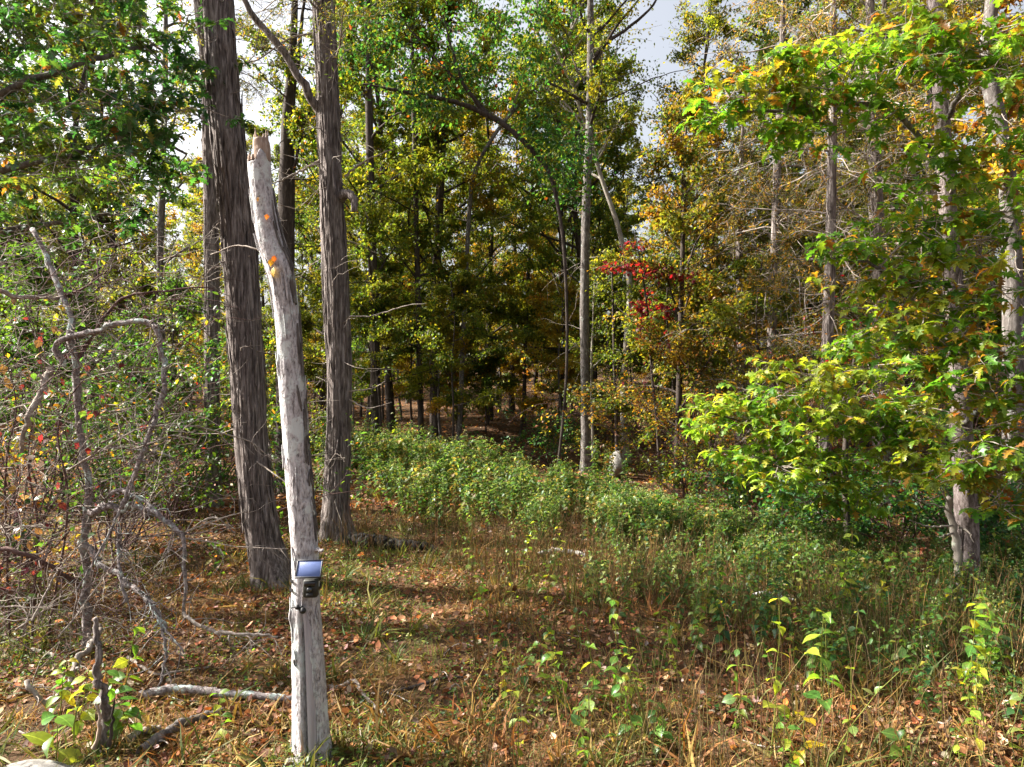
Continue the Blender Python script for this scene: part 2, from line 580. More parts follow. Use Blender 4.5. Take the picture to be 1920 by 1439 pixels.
STRAW = [((.27, .155, .045), 4), ((.16, .105, .03), 4), ((.38, .26, .085), 1.8), ((.07, .10, .02), 4), ((.23, .09, .028), 2.5)]

# ================================================================== THE SETTING
mb = MB()
xs = np.concatenate([np.linspace(-500, -40, 24)[:-1], np.linspace(-40, -9, 45)[:-1], np.linspace(-9, 9, 90), np.linspace(9, 40, 45)[1:], np.linspace(40, 500, 24)[1:]])
ys = np.concatenate([np.linspace(-60, 2, 15)[:-1], np.linspace(2, 18, 84)[:-1], np.linspace(18, 60, 64)[:-1], np.linspace(60, 900, 50)])
XX, YY = np.meshgrid(xs, ys)
V = np.stack([XX, YY, gz(XX, YY)], -1).reshape(-1, 3)
nx, ny = len(xs), len(ys)
i = (np.arange(ny - 1)[:, None] * nx + np.arange(nx - 1)[None]).ravel()
mb.add(V, np.stack([i, i + 1, i + 1 + nx, i + nx], -1))
tag(mb.build('ground', ground_mat(), smooth=True), 'leaf strewn forest floor rising into the woods', kind='structure')


# ================================================================== TREES
def limb_path(rng, p0, d, length, n=6, wander=0.22, lift=0.0):
    P = [np.asarray(p0, float)]
    d = np.asarray(d, float) / np.linalg.norm(d)
    for _ in range(n - 1):
        d = d + rng.normal(0, wander, 3) + np.array([0, 0, lift])
        d = d / np.linalg.norm(d)
        P.append(P[-1] + d * length / (n - 1))
    return np.array(P)


def tree_geometry(rng, path, radii, crown_base=0.35, nlimb=14, limb_len=3.5, rise=0.45, nsub=9, sub_len=0.45, lift=0.04, nleaf=6000,
                  leaf=0.085, palette=YGREEN, tmpl=RHOMB, sides=9, spread=(0.12, 0.12, 0.07), limb_r=0.35, pitch=-0.45, top=True, bark=0.12, twist=None):
    """trunk with limbs in one body, twigs, and leaves gathered round the twigs"""
    P, r = smooth_path(path, radii, 40)
    tr, lv, lb = MB(), MB(), MB()
    disp = 1 + bark * (ring_noise(rng, 40, sides, max(3, sides // 2), 26) - 0.5) * 2
    tube(tr, P, r, sides, disp=disp)
    segs = []
    az = rng.uniform(0, 6.28)
    for k in range(nlimb):
        t = crown_base + (1 - crown_base) * ((k + rng.uniform(0, 1)) / nlimb) * 0.98
        f = t * 39
        j = min(38, int(f))
        p0 = P[j] + (P[j + 1] - P[j]) * (f - j)
        az += 2.4 + rng.normal(0, 0.35)
        tt = (t - crown_base) / (1 - crown_base)
        e = rise + rng.normal(0, 0.18) + 0.35 * tt
        L = limb_len * (1 - 0.62 * tt ** 1.5) * rng.uniform(0.65, 1.15)
        d = np.array([math.cos(az) * math.cos(e), math.sin(az) * math.cos(e), math.sin(e)])
        Q = limb_path(rng, p0, d, L, 7, 0.16, lift)
        q, qr = smooth_path(Q, np.linspace(max(0.012, min(r[j] * 0.75, limb_r * r[0])), 0.008, 7), 12)
        tube(lb, q, qr, 5, cap=False)
        for s in range(nsub):
            u = rng.uniform(0.22, 1.0) * 11
            b = q[min(11, int(u))]
            dd = q[min(11, int(u) + 1)] - q[max(0, int(u) - 1)]
            dd = dd / max(1e-6, np.linalg.norm(dd)) + rng.normal(0, 0.65, 3) * np.array([1, 1, 0.55])
            S = limb_path(rng, b, dd, L * sub_len * rng.uniform(0.5, 1.1), 5, 0.25, -0.02)
            tube(lb, S, np.linspace(0.010, 0.003, 5), 3, cap=False)
            segs.append(S)
    segs = np.array(segs)
    w = rng.gamma(0.9, 1.0, len(segs)) + 0.1
    k = rng.choice(len(segs), nleaf, p=w / w.sum())
    u = rng.uniform(0.4, 3.999, nleaf)
    a = np.floor(u).astype(int)
    f = (u - a)[:, None]
    pts = segs[k, a] * (1 - f) + segs[k, np.minimum(a + 1, 4)] * f + rng.normal(0, 1, (nleaf, 3)) * np.array(spread)
    cl = pal(rng, len(segs), palette, 0.2)[k] * 0.45 + pal(rng, nleaf, palette) * 0.55
    leaf_mass(lv, pts, leaf_frames(rng, nleaf, pitch, 0.5, 0.6), leaf * rng.uniform(0.65, 1.3, nleaf), tmpl, cl)
    return tr, lb, lv


def make_tree(name, label, cat, path, radii, bark='dark', leafmat='leaf', group=None, seed=0, **kw):
    rng = np.random.default_rng(1000 + seed)
    base = np.array(path[0], float)
    t = thing(name, label, cat, base, group)
    tr, lb, lv = tree_geometry(rng, path, radii, **kw)
    tr.build('trunk', M[bark], t, base, True)
    tag(lb.build('branches', M[bark], t, base, True), kind='stuff')
    tag(lv.build('crown', M[leafmat], t, base), kind='stuff')
    return t


# ---- prototypes for the woods behind, each copied with its parts
protos = []
specs = [
    ('forest_tree', 'slim tall tree with yellow green crown deep in the woods', 17.5, .12, 'dark', dict(crown_base=.18, nlimb=30, limb_len=3.8, nleaf=25000, leaf=.13, palette=YGREEN)),
    ('forest_tree', 'tall dark trunked tree with green gold crown deep in the woods', 19.5, .145, 'dark', dict(crown_base=.16, nlimb=31, limb_len=4.2, nleaf=25000, leaf=.13, palette=YGREEN + [((.05, .10, .02), 4)])),
    ('forest_tree', 'grey barked tree with bright yellow crown deep in the woods', 16.0, .11, 'grey', dict(crown_base=.16, nlimb=23, limb_len=3.5, nleaf=20000, leaf=.12, palette=YELLOW)),
    ('forest_tree', 'tall tree with orange tinged crown deep in the woods', 17.0, .125, 'dark', dict(crown_base=.16, nlimb=23, limb_len=3.6, nleaf=20000, leaf=.12, palette=ORANGE + YELLOW)),
    ('understory_tree', 'thin understory tree in spreading yellow green layers', 6.5, .05, 'dark', dict(crown_base=.28, nlimb=12, limb_len=2.1, rise=.15, nleaf=9000, leaf=.11, palette=YGREEN, spread=(.13, .13, .05))),
    ('understory_tree', 'thin understory tree with golden leaves in the woods', 5.2, .045, 'grey', dict(crown_base=.25, nlimb=11, limb_len=1.8, rise=.15, nleaf=8000, leaf=.11, palette=YELLOW, spread=(.13, .13, .05))),
    ('understory_tree', 'slender green sapling with drooping leaves in the shade', 4.2, .03, 'dark', dict(crown_base=.22, nlimb=10, limb_len=1.5, rise=.3, nleaf=5000, leaf=.095, palette=GREEN, spread=(.11, .11, .07))),
    ('understory_tree', 'bushy', 4.6, .035, 'dark', dict(crown_base=.06, nlimb=18, limb_len=1.9, rise=.4, nleaf=10000, leaf=.12, palette=YGREEN + OLIVE, spread=(.13, .13, .09))),
]
for n, (nm, lab, H, r0, bk, kw) in enumerate(specs):
    rng = np.random.default_rng(300 + n)
    pth = [(0, 0, -0.15)]
    for q in (0.25, 0.5, 0.75, 1.0):
        pth.append((rng.normal(0, .034 * H) * q, rng.normal(0, .034 * H) * q, H * q))
    t = make_tree(nm, lab, 'tree', pth, [r0 * 1.25, r0 * .92, r0 * .7, r0 * .4, .02], bk, 'leaf', 'trees of the woods behind' if n < 4 else 'understory trees of the woods behind', seed=40 + n, **kw)
    protos.append(t)

rng = np.random.default_rng(5)
spots = []
for (d0, d1, n, lo, hi) in [(26, 34, 12, 640, 1500), (26, 33, 5, -150, 250), (18, 30, 9, 1330, 2050), (34, 48, 20, -150, 2080), (48, 66, 24, -120, 2040), (66, 95, 30, -100, 2020)]:
    for k in range(n):
        px = lo + (hi - lo) * (k + rng.uniform(0.1, 0.9)) / n
        spots.append((px, rng.uniform(d0, d1), rng.choice([0, 1, 2, 3], p=[.4, .32, .16, .12])))
for (d0, d1, n, lo, hi) in [(22, 30, 8, 660, 1060), (25, 36, 16, 640, 1300), (13, 17, 6, -100, 300), (23, 30, 4, -100, 380), (15, 25, 12, 1250, 2000), (34, 48, 22, -50, 2000), (48, 75, 30, 0, 1950), (75, 118, 44, -50, 1980)]:
    for k in range(n):
        px = lo + (hi - lo) * (k + rng.uniform(0.1, 0.9)) / n
        d = rng.uniform(d0, d1)
        spots.append((px, d, rng.choice([4, 5, 6, 7], p=[.42, .2, .2, .18] if d < 48 else [.2, .1, .1, .6])))
for q in ((215, 18.5, 6), (120, 14.5, 6), (480, 36, 7), (520, 42, 7), (560, 33, 7), (590, 38, 4), (600, 48, 7), (570, 55, 7), (540, 62, 7)):
    spots.append(q)
LOOK = ['slim yellow green tree', 'tall green gold tree', 'bright yellow tree', 'orange tinged tree', 'layered yellow green understory tree', 'small golden understory tree', 'slender green sapling', 'low bushy olive understory tree']
GAPS = [(397, 'left of the shredded thin cedar'), (462, 'beside the thick cedar'), (632, 'between the big cedars'), (785, 'right of the second cedar'), (935, 'left of the forked tree'), (1098, 'right of the forked tree'), (1235, 'behind the boulder'), (1587, 'right of the red maple'), (9999, 'beyond the oak sapling')]
ORD = 'first second third fourth fifth sixth seventh eighth ninth tenth eleventh twelfth thirteenth fourteenth fifteenth sixteenth seventeenth eighteenth nineteenth twentieth'.split()
used = set()
count = {}
for (px, d, k) in sorted(spots, key=lambda q: q[1]):
    k = int(k)
    if px < 400 and d < 34:
        k = 1 if k < 4 else 6 + int(px * 7) % 2
    if k < 4 and 1190 < px < 1450 and d < 50:
        k = 4 + k % 2
    p = on_ground(px, d)
    o = protos[k] if k not in used else copy_tree(protos[k])
    used.add(k)
    gap = next(g for lim, g in GAPS if px < lim)
    count[(k, gap)] = count.get((k, gap), 0) + 1
    o['label'] = '%s %s, %s one back' % (LOOK[k], gap, ORD[count[(k, gap)] - 1])
    o.location = p
    s = rng.uniform(0.82, 1.18)
    o.scale = (s, s, s * rng.uniform(0.92, 1.1))
    o.rotation_euler = (rng.normal(0, .05), rng.normal(0, .05), rng.uniform(0, 6.28))


# ---- the two shaggy cedars and the stems about them
def bark_strips(t, P, r, disp, strips, mat, rng, arc=None, wide=(0.008, 0.022), lift=0.045):
    """torn strips of bark standing off a trunk; disp is the trunk's own relief"""
    rings, sides = disp.shape
    base = np.array(t.location)
    mb = MB()
    T, A, B = frames(P)
    for _ in range(strips):
        k0 = int(rng.integers(4, rings - 30))
        ln = int(rng.integers(8, 26))
        a = rng.uniform(0, 6.28) if arc is None else rng.uniform(*arc)
        w = rng.uniform(*wide)
        kk = np.arange(k0, min(rings - 1, k0 + ln))
        u = np.linspace(-1, 1, len(kk))
        aa = a + np.linspace(0, rng.normal(0, 0.12), len(kk))
        N_ = np.cos(aa)[:, None] * A[kk] + np.sin(aa)[:, None] * B[kk]
        S_ = -np.sin(aa)[:, None] * A[kk] + np.cos(aa)[:, None] * B[kk]
        peel = 0.010 + rng.uniform(0.0, lift) * np.clip(u * rng.choice([-1, 1]), 0, 1) ** 2
        jj = ((aa / (2 * np.pi) * sides).astype(int)) % sides
        C_ = P[kk] + N_ * (r[kk] * disp[kk, jj] + peel)[:, None]
        ww = w * (1 - 0.75 * np.abs(u) ** 3)[:, None]
        Vv = np.concatenate([C_ - S_ * ww, C_ + S_ * ww, C_ + S_ * ww - N_ * 0.007, C_ - S_ * ww - N_ * 0.007])
        n = len(kk)
        i = np.arange(n - 1)
        F = np.concatenate([np.stack([i + a_ * n, i + 1 + a_ * n, i + 1 + b_ * n, i + b_ * n], -1) for a_, b_ in ((0, 1), (1, 2), (2, 3), (3, 0))])
        mb.add(Vv, F)
    if strips:
        tag(mb.build('bark_strips', mat, t, base, True), kind='stuff')


def big_trunk(t, path, radii, mat, seed, sides=56, rings=260, amp=0.10, strips=120, strip_mat=None):
    rng = np.random.default_rng(seed)
    base = np.array(t.location)
    P, r = smooth_path(path, radii, rings)
    Lm = np.linalg.norm(np.diff(P, axis=0), axis=1).sum()
    th = np.arange(sides) * 2 * np.pi / sides
    n1 = ring_noise(rng, rings, sides, 7, Lm * 0.5)
    n2 = ring_noise(rng, rings, sides, 19, Lm * 1.6, True)
    n3 = ring_noise(rng, rings, sides, 28, Lm * 6)
    hz = np.linspace(0, Lm, rings)[:, None]
    flare = 1 + 0.5 * np.exp(-hz / 0.22) * (0.35 + 0.9 * np.cos(th * 2.5 + 0.7 * seed)[None] ** 2)
    disp = (1 + 0.16 * (n1 - 0.5) + amp * (n2 - 0.5) + amp * 0.6 * (n3 - 0.5)) * flare
    mb = MB()
    tube(mb, P, r, sides, disp=disp)
    o = mb.build('trunk', mat, t, base, True)
    bark_strips(t, P, r, disp, strips, strip_mat or mat, rng)
    return P, r


def branch_part(t, pts, r0, r1, mat, name='branch', n=18, sides=7, seed=0, rough=0.15, smooth=True):
    rng = np.random.default_rng(seed + 77)
    P, r = smooth_path(pts, np.linspace(r0, r1, len(pts)), n)
    P[1:-1] += rng.normal(0, min(r0, .035) * 0.3, (n - 2, 3))
    kn = np.cumsum(rng.normal(0, 1, (n, 3)), axis=0)
    kn -= np.linspace(0, 1, n)[:, None] * kn[-1]
    P += kn * min(r0, .03) * 0.22
    mb = MB()
    tube(mb, P, r, sides, disp=1 + rough * (rng.random((n, sides)) - 0.5) * 2)
    o = mb.build(name, mat, t, np.array(t.location), smooth)
    return o


def twig_mass(t, P, r, n, mat, seed, lo=0.1, hi=0.95, length=(0.3, 1.1), rad0=0.006, name='twigs', droop=-0.05, kids=3, arc=None, el=(-0.15, 0.35)):
    """dead twigs on a trunk, each forked a few times; real tubes joined into one part"""
    rng = np.random.default_rng(seed + 500)
    mb = MB()
    for _ in range(n):
        k = int(rng.uniform(lo, hi) * (len(P) - 1))
        a = rng.uniform(0, 6.28) if arc is None else rng.uniform(*arc)
        e = rng.normal(*el)
        d = np.array([math.cos(a) * math.cos(e), math.sin(a) * math.cos(e), math.sin(e)])
        L = rng.uniform(*length)
        Q = limb_path(rng, P[k] + d * r[k] * 0.8, d, L, 7, 0.24, droop)
        tube(mb, Q, np.linspace(rad0 * rng.uniform(0.7, 1.5), 0.002, 7), 4, cap=False)
        for _ in range(kids):
            j = int(rng.integers(1, 6))
            dd = (Q[j] - Q[j - 1])
            dd = dd / np.linalg.norm(dd) + rng.normal(0, 0.6, 3)
            S = limb_path(rng, Q[j], dd, L * rng.uniform(0.2, 0.5), 5, 0.3, droop)
            tube(mb, S, np.linspace(rad0 * 0.55, 0.0015, 5), 3, cap=False)
    return tag(mb.build(name, mat, t, np.array(t.location)), kind='stuff')


def px_path(pts, d, ground=True):
    """pixel columns of the stem in the photograph, at distance d, first point set on the ground"""
    out = []
    for k, q in enumerate(pts):
        dd = q[2] if len(q) > 2 else d
        out.append(at(q[0], q[1], dd))
    if ground:
        out[0][2] = float(gz(out[0][0], out[0][1])) - 0.04
    return out


D1 = 8.8
pth = px_path([(514, 1095), (492, 1000), (474, 850), (458, 600), (443, 400), (420, 200), (409, 0), (400, -250), (398, -600), (398, -1000)], D1)
t = thing('cedar_tree', 'thick leaning cedar trunk with shaggy brown bark behind the bleached snag', 'tree', pth[0], 'pair of big shaggy cedars')
P, r = big_trunk(t, pth, [.24, .205, .197, .193, .19, .182, .176, .16, .12, .05], M['cedar'], 3, strips=420, amp=.15)
twig_mass(t, P, r, 34, M['twig'], 3, 0.12, 0.6, (0.3, 1.3), 0.006)
branch_part(t, [at(470, 860, 8.7), at(520, 895, 8.4), at(560, 935, 8.2)], .012, .004, M['twig'], seed=2)
branch_part(t, [at(470, 480, 8.7), at(400, 500, 8.6), at(360, 560, 8.5), at(352, 590, 8.5)], .011, .003, M['twig'], seed=3)
branch_part(t, [at(440, 1000, 8.7), at(400, 970, 8.5), at(340, 1005, 8.3), at(300, 1030, 8.2)], .012, .004, M['twig'], seed=4)
CED1 = (t, P, r)

D2 = 11.4
pth = px_path([(632, 1015), (630, 950), (634, 830), (636, 700), (627, 500), (619, 300), (610, 100), (607, 0), (604, -250), (600, -700)], D2)
t2 = thing('cedar_tree', 'dark shaggy cedar trunk standing straight beside the black log', 'tree', pth[0], 'pair of big shaggy cedars')
P2, r2 = big_trunk(t2, pth, [.235, .205, .196, .193, .192, .178, .172, .168, .14, .06], M['cedar'], 8, strips=330, amp=.15)
twig_mass(t2, P2, r2, 46, M['twig'], 8, 0.06, 0.62, (0.4, 1.6), 0.007)
branch_part(t2, [at(604, 222, 11.4), at(588, 190, 11.3), at(562, 143, 11.2), at(522, 84, 11.1), at(476, 30, 11.0), at(440, -40, 10.9), at(400, -130, 10.8)], .075, .035, M['cedar'], 'limb', 30, 10, 5)
branch_part(t2, [at(640, 372, 11.35), at(652, 362, 11.2), at(662, 372, 11.1), at(664, 398, 11.1)], .085, .05, M['cedar'], 'broken_stub', 14, 10, 6)
branch_part(t2, [at(600, 300, 11.4), at(570, 318, 11.2), at(530, 338, 11.0), at(510, 345, 10.9)], .022, .008, M['twig'], seed=7)
branch_part(t2, [at(645, 330, 11.4), at(690, 300, 11.3), at(740, 280, 11.2)], .022, .008, M['twig'], seed=8)
branch_part(t2, [at(650, 595, 11.3), at(700, 592, 11.1), at(760, 575, 10.9), at(800, 570, 10.8)], .015, .004, M['twig'], seed=9)
branch_part(t2, [at(655, 735, 11.3), at(700, 728, 11.1), at(722, 716, 11.0)], .014, .004, M['twig'], seed=10)
branch_part(t2, [at(655, 750, 11.3), at(690, 765, 11.1), at(735, 755, 11.0)], .012, .004, M['twig'], seed=11)


def cedar_crown(t, P, r, n_limb, seed, lo, hi, length, nleaf, palette=OLIVE, bark='twig', leaf=.055, droop=-0.05, arc=None, rise=0.2, tmpl=None):
    """fine dead boughs with tufts of scale leaves"""
    rng = np.random.default_rng(seed + 900)
    wood, lv = MB(), MB()
    segs = []
    for k in range(n_limb):
        j = int((lo + (hi - lo) * (k + rng.uniform(0, 1)) / n_limb) * (len(P) - 1))
        a = rng.uniform(0, 6.28) if arc is None else rng.uniform(*arc)
        e = rng.normal(rise, 0.22)
        L = rng.uniform(*length)
        d = np.array([math.cos(a) * math.cos(e), math.sin(a) * math.cos(e), math.sin(e)])
        Q = limb_path(rng, P[j], d, L, 9, 0.17, droop)
        tube(wood, Q, np.linspace(min(r[j] * .4, .022), 0.005, 9), 5, cap=False)
        for s in range(11):
            m = int(rng.integers(1, 9))
            dd = Q[m] - Q[m - 1]
            dd = dd / np.linalg.norm(dd) + rng.normal(0, 0.7, 3)
            S = limb_path(rng, Q[m], dd, L * rng.uniform(0.15, 0.42), 6, 0.28, droop * 0.6)
            tube(wood, S, np.linspace(0.006, 0.002, 6), 3, cap=False)
            segs.append(S)
            for s2 in range(2):
                m2 = int(rng.integers(1, 6))
                dd = S[m2] - S[m2 - 1]
                dd = dd / np.linalg.norm(dd) + rng.normal(0, 0.7, 3)
                S2 = limb_path(rng, S[m2], dd, L * rng.uniform(0.06, 0.18), 4, 0.3, -0.04)
                tube(wood, S2, np.linspace(0.0035, 0.0015, 4), 3, cap=False)
    segs = np.array(segs)
    w = rng.gamma(0.7, 1.0, len(segs)) + 0.02
    k = rng.choice(len(segs), nleaf, p=w / w.sum())
    u = rng.uniform(1.0, 4.999, nleaf)
    a = np.floor(u).astype(int)
    f = (u - a)[:, None]
    pts = segs[k, a] * (1 - f) + segs[k, a + 1] * f + rng.normal(0, 0.055, (nleaf, 3))
    thin = (RHOMB[0] * np.array([0.45, 1.3, 1]), RHOMB[1])
    leaf_mass(lv, pts, leaf_frames(rng, nleaf, 0.1, 0.7, 0.9), leaf * rng.uniform(0.6, 1.4, nleaf), tmpl or thin, pal(rng, nleaf, palette, .3))
    base = np.array(t.location)
    tag(wood.build('branches', M[bark], t, base, True), kind='stuff')
    tag(lv.build('crown', M['leaf'], t, base), kind='stuff')


cedar_crown(CED1[0], P, r, 22, 1, 0.62, 0.98, (1.2, 2.8), 9000)
cedar_crown(t2, P2, r2, 26, 2, 0.52, 0.98, (1.2, 3.0), 11000)

# thin shreddy stem left of the cedars
pth = px_path([(398, 952), (399, 850), (397, 700), (398, 550), (396, 400), (392, 300), (388, 150), (372, 20), (350, -150)], 14.4)
t = thing('cedar_tree', 'thin straight cedar with shredded hanging bark left of the thick cedar', 'tree', pth[0])
P3, r3 = big_trunk(t, pth, [.17, .145, .14, .14, .13, .12, .10, .08, .04], M['cedar'], 12, 28, 160, 0.16, 90)
twig_mass(t, P3, r3, 40, M['twig'], 12, 0.1, 0.9, (0.3, 1.4), 0.007)
cedar_crown(t, P3, r3, 22, 12, 0.55, 0.98, (1.0, 2.4), 8000)

# dark forked stem seen between the two cedars
pth = px_path([(534, 905), (536, 700), (536, 480), (538, 330), (541, 220), (548, 120), (552, 20), (556, -150), (560, -400)], 16.5)
t = thing('forest_tree', 'dark forked tree seen in the gap between the two big cedars', 'tree', pth[0])
P4, r4 = big_trunk(t, pth, [.22, .2, .19, .18, .16, .10, .08, .05, .03], M['dark'], 15, 20, 100, 0.1, 0)
branch_part(t, [at(543, 190, 16.5), at(556, 130, 16.4), at(562, 60, 16.4), at(572, -30, 16.3)], .08, .03, M['dark'], 'limb', seed=16)
branch_part(t, [at(540, 360, 16.5), at(556, 305, 16.4), at(572, 225, 16.3), at(600, 190, 16.2)], .05, .015, M['dark'], 'limb', seed=17)
twig_mass(t, P4, r4, 60, M['dark'], 15, 0.3, 0.95, (0.5, 2.0), 0.010, 'twigs')
cedar_crown(t, P4, r4, 26, 15, 0.45, 0.98, (1.2, 2.8), 14000, YGREEN, 'dark', .09, tmpl=RHOMB)

# ---- trees of the middle distance, each with its own stem as photographed
mid = [
    ('tall dark trunked tree standing alone behind the second cedar', [(706, 800), (703, 650), (698, 480), (694, 280), (690, 100), (688, -100), (686, -350)], 23, [.24, .22, .2, .18, .15, .11, .03], 'dark', dict(crown_base=.16, nlimb=22, limb_len=3.4, nleaf=17325, leaf=0.129, palette=YGREEN)),
    ('tall slim tree with thin dark stem at the back of the herb patch', [(790, 790), (786, 640), (782, 480), (778, 300), (774, 120), (770, -50), (768, -250)], 24, [.15, .135, .13, .12, .1, .08, .02], 'dark', dict(crown_base=.16, nlimb=22, limb_len=3.0, nleaf=16087, leaf=0.122, palette=YGREEN)),
    ('tall tree with pale upper trunk and gold green leaves behind the herb patch', [(818, 795), (816, 640), (820, 480), (828, 330), (838, 160), (845, 0), (850, -250)], 26, [.22, .2, .19, .17, .15, .12, .03], 'dark', dict(crown_base=.16, nlimb=23, limb_len=3.6, nleaf=18562, leaf=0.136, palette=YGREEN + YELLOW)),
    ('dark tree forking low into two leaning stems on the sunlit slope', [(933, 757), (936, 700), (955, 650), (974, 610), (990, 550), (1008, 490), (1030, 400), (1045, 300), (1050, 150)], 38, [.24, .2, .17, .16, .14, .13, .11, .08, .03], 'dark', dict(crown_base=.16, nlimb=21, limb_len=3.2, nleaf=12375, leaf=0.136, palette=YGREEN)),
    ('short dark broken stem standing on the leaf covered slope', [(1003, 775), (1004, 720), (1007, 660), (1010, 560), (1014, 430)], 37, [.2, .17, .16, .12, .03], 'dark', dict(crown_base=.16, nlimb=15, limb_len=2.0, nleaf=4330, leaf=0.136, palette=ORANGE)),
    ('dark slender tree on the slope before the broken stem', [(982, 800), (983, 740), (985, 650), (990, 520), (996, 400), (1000, 220), (1002, 30)], 29, [.14, .12, .11, .1, .08, .06, .02], 'dark', dict(crown_base=.16, nlimb=21, limb_len=2.8, nleaf=12375, leaf=0.122, palette=YGREEN)),
    ('dark tree at the wood edge below the red maple leaves', [(1268, 900), (1272, 780), (1276, 640), (1280, 470), (1284, 330), (1288, 200)], 17.5, [.12, .105, .10, .08, .05, .02], 'dark', dict(crown_base=.16, nlimb=23, limb_len=2.8, nleaf=14850, leaf=0.109, palette=OLIVE + YGREEN + ORANGE[:2])),
    ('slim dark tree at the wood edge with orange brown leaves', [(1330, 905), (1334, 760), (1330, 600), (1338, 420), (1345, 270)], 19, [.11, .1, .09, .06, .02], 'dark', dict(crown_base=.16, nlimb=23, limb_len=2.6, nleaf=12375, leaf=0.109, palette=OLIVE + YGREEN + ORANGE[:2])),
    ('thin olive leaved tree reaching up into the white sky gap', [(1262, 880), (1266, 650), (1280, 430), (1302, 250), (1322, 110), (1334, -60)], 24, [.13, .12, .1, .08, .06, .02], 'dark', dict(crown_base=.3, nlimb=34, limb_len=3.3, nleaf=15840, leaf=0.106, palette=OLIVE + YGREEN)),
    ('straight grey tree with yellow leaves behind the thin shredded cedar', [(300, 905), (304, 700), (300, 500), (306, 300), (310, 100), (312, -150)], 19, [.16, .14, .13, .12, .1, .03], 'grey', dict(crown_base=.16, nlimb=20, limb_len=2.6, nleaf=6187, leaf=0.116, palette=YGREEN)),
]
for n, (lab, pts, d, rr, bk, kw) in enumerate(mid):
    make_tree('forest_tree', lab, 'tree', px_path(pts, d), [q * .72 for q in rr], bk, 'leaf', 'trees along the wood edge', seed=70 + n, **kw)

# slim lichened tree right of centre, forking at the top
d = 20.0
pth = px_path([(1099, 890), (1098, 760), (1096, 600), (1097, 480), (1100, 360), (1105, 240), (1107, 100), (1107, 0), (1108, -160), (1110, -400)], d)
t = thing('forest_tree', 'slim straight lichen grey tree standing right of centre at the wood edge', 'tree', pth[0])
rng = np.random.default_rng(91)
P5, r5 = big_trunk(t, pth, [.155, .135, .132, .128, .12, .105, .095, .085, .06, .02], M['grey'], 21, 24, 140, 0.10, 0)
branch_part(t, [at(1110, 112, d), at(1140, 80, 19.9), at(1180, 52, 19.8), at(1215, 22, 19.7), at(1240, -10, 19.6), at(1280, -60, 19.5)], .06, .02, M['dark'], 'limb', seed=22)
branch_part(t, [at(1108, 130, d), at(1150, 60, 20.1), at(1195, 5, 20.2), at(1230, -50, 20.3)], .05, .015, M['dark'], 'limb', seed=23)
branch_part(t, [at(1103, 160, d), at(1085, 140, 20.1), at(1070, 100, 20.2), at(1050, 60, 20.3)], .035, .012, M['dark'], 'limb', seed=24)
branch_part(t, [at(1107, 200, d), at(1160, 178, 19.8), at(1220, 150, 19.6), at(1290, 130, 19.5)], .03, .008, M['dark'], 'limb', seed=25)
tr, lb, lv = tree_geometry(rng, pth, r5[[0, 15, 31, 46, 62, 77, 93, 108, 124, 139]], crown_base=.45, nlimb=20, limb_len=2.8, nleaf=12000, leaf=.095, palette=YGREEN)
tag(lb.build('branches', M['dark'], t, np.array(pth[0]), True), kind='stuff')
tag(lv.build('crown', M['leaf'], t, np.array(pth[0])), kind='stuff')
twig_mass(t, P5, r5, 40, M['twig'], 21, 0.15, 0.7, (0.4, 1.6), 0.007)

# pale leaning tree beside the boulder
d = 22.0
pth = px_path([(1173, 893), (1170, 763), (1173, 667), (1180, 530), (1160, 430), (1128, 335), (1088, 207), (1070, 150), (1056, 93), (1080, 40), (1105, -40), (1120, -150)], d)
t = thing('forest_tree', 'pale barked tree leaning left behind the boulder with sunlit edge', 'tree', pth[0])
P6, r6 = big_trunk(t, pth, [.13, .11, .10, .09, .075, .065, .06, .055, .05, .04, .03, .015], M['pale'], 31, 20, 140, 0.05, 0)
branch_part(t, [at(1074, 160, d), at(1058, 130, 21.8), at(1040, 90, 21.6), at(1015, 40, 21.5), at(1000, -20, 21.4)], .07, .02, M['pale'], 'limb', seed=32)
branch_part(t, [at(1172, 600, d), at(1200, 560, 21.8), at(1240, 520, 21.6)], .03, .008, M['pale'], 'limb', seed=33)
rng = np.random.default_rng(92)
tr, lb, lv = tree_geometry(rng, pth, r6[np.linspace(0, 139, 12).astype(int)], crown_base=.5, nlimb=20, limb_len=3.0, nleaf=12000, leaf=.10, palette=YGREEN)
tag(lb.build('branches', M['pale'], t, np.array(pth[0]), True), kind='stuff')
tag(lv.build('crown', M['leaf'], t, np.array(pth[0])), kind='stuff')

# long dark limb sweeping down and the pale one crossing it: two leaning trees
d = 15.5
pth = px_path([(1040, 925), (1062, 700), (1058, 480), (1035, 340), (1000, 285), (952, 240), (908, 214), (853, 192), (757, 173), (680, 158)], d)
t = thing('leaning_tree', 'dark thin tree bowed over to the left with clumps of dark green leaves', 'tree', pth[0])
P7, r7 = big_trunk(t, pth, [.03, .03, .035, .045, .055, .06, .058, .05, .04, .015], M['dark'], 41, 16, 120, 0.10, 0)
branch_part(t, [at(908, 214, d), at(870, 160, 15.3), at(850, 100, 15.2), at(830, 30, 15.1)], .05, .015, M['dark'], 'limb', seed=42)
branch_part(t, [at(930, 228, d), at(880, 175, 15.6), at(800, 90, 15.8), at(740, 20, 15.9)], .045, .012, M['dark'], 'limb', seed=43)
rng = np.random.default_rng(93)


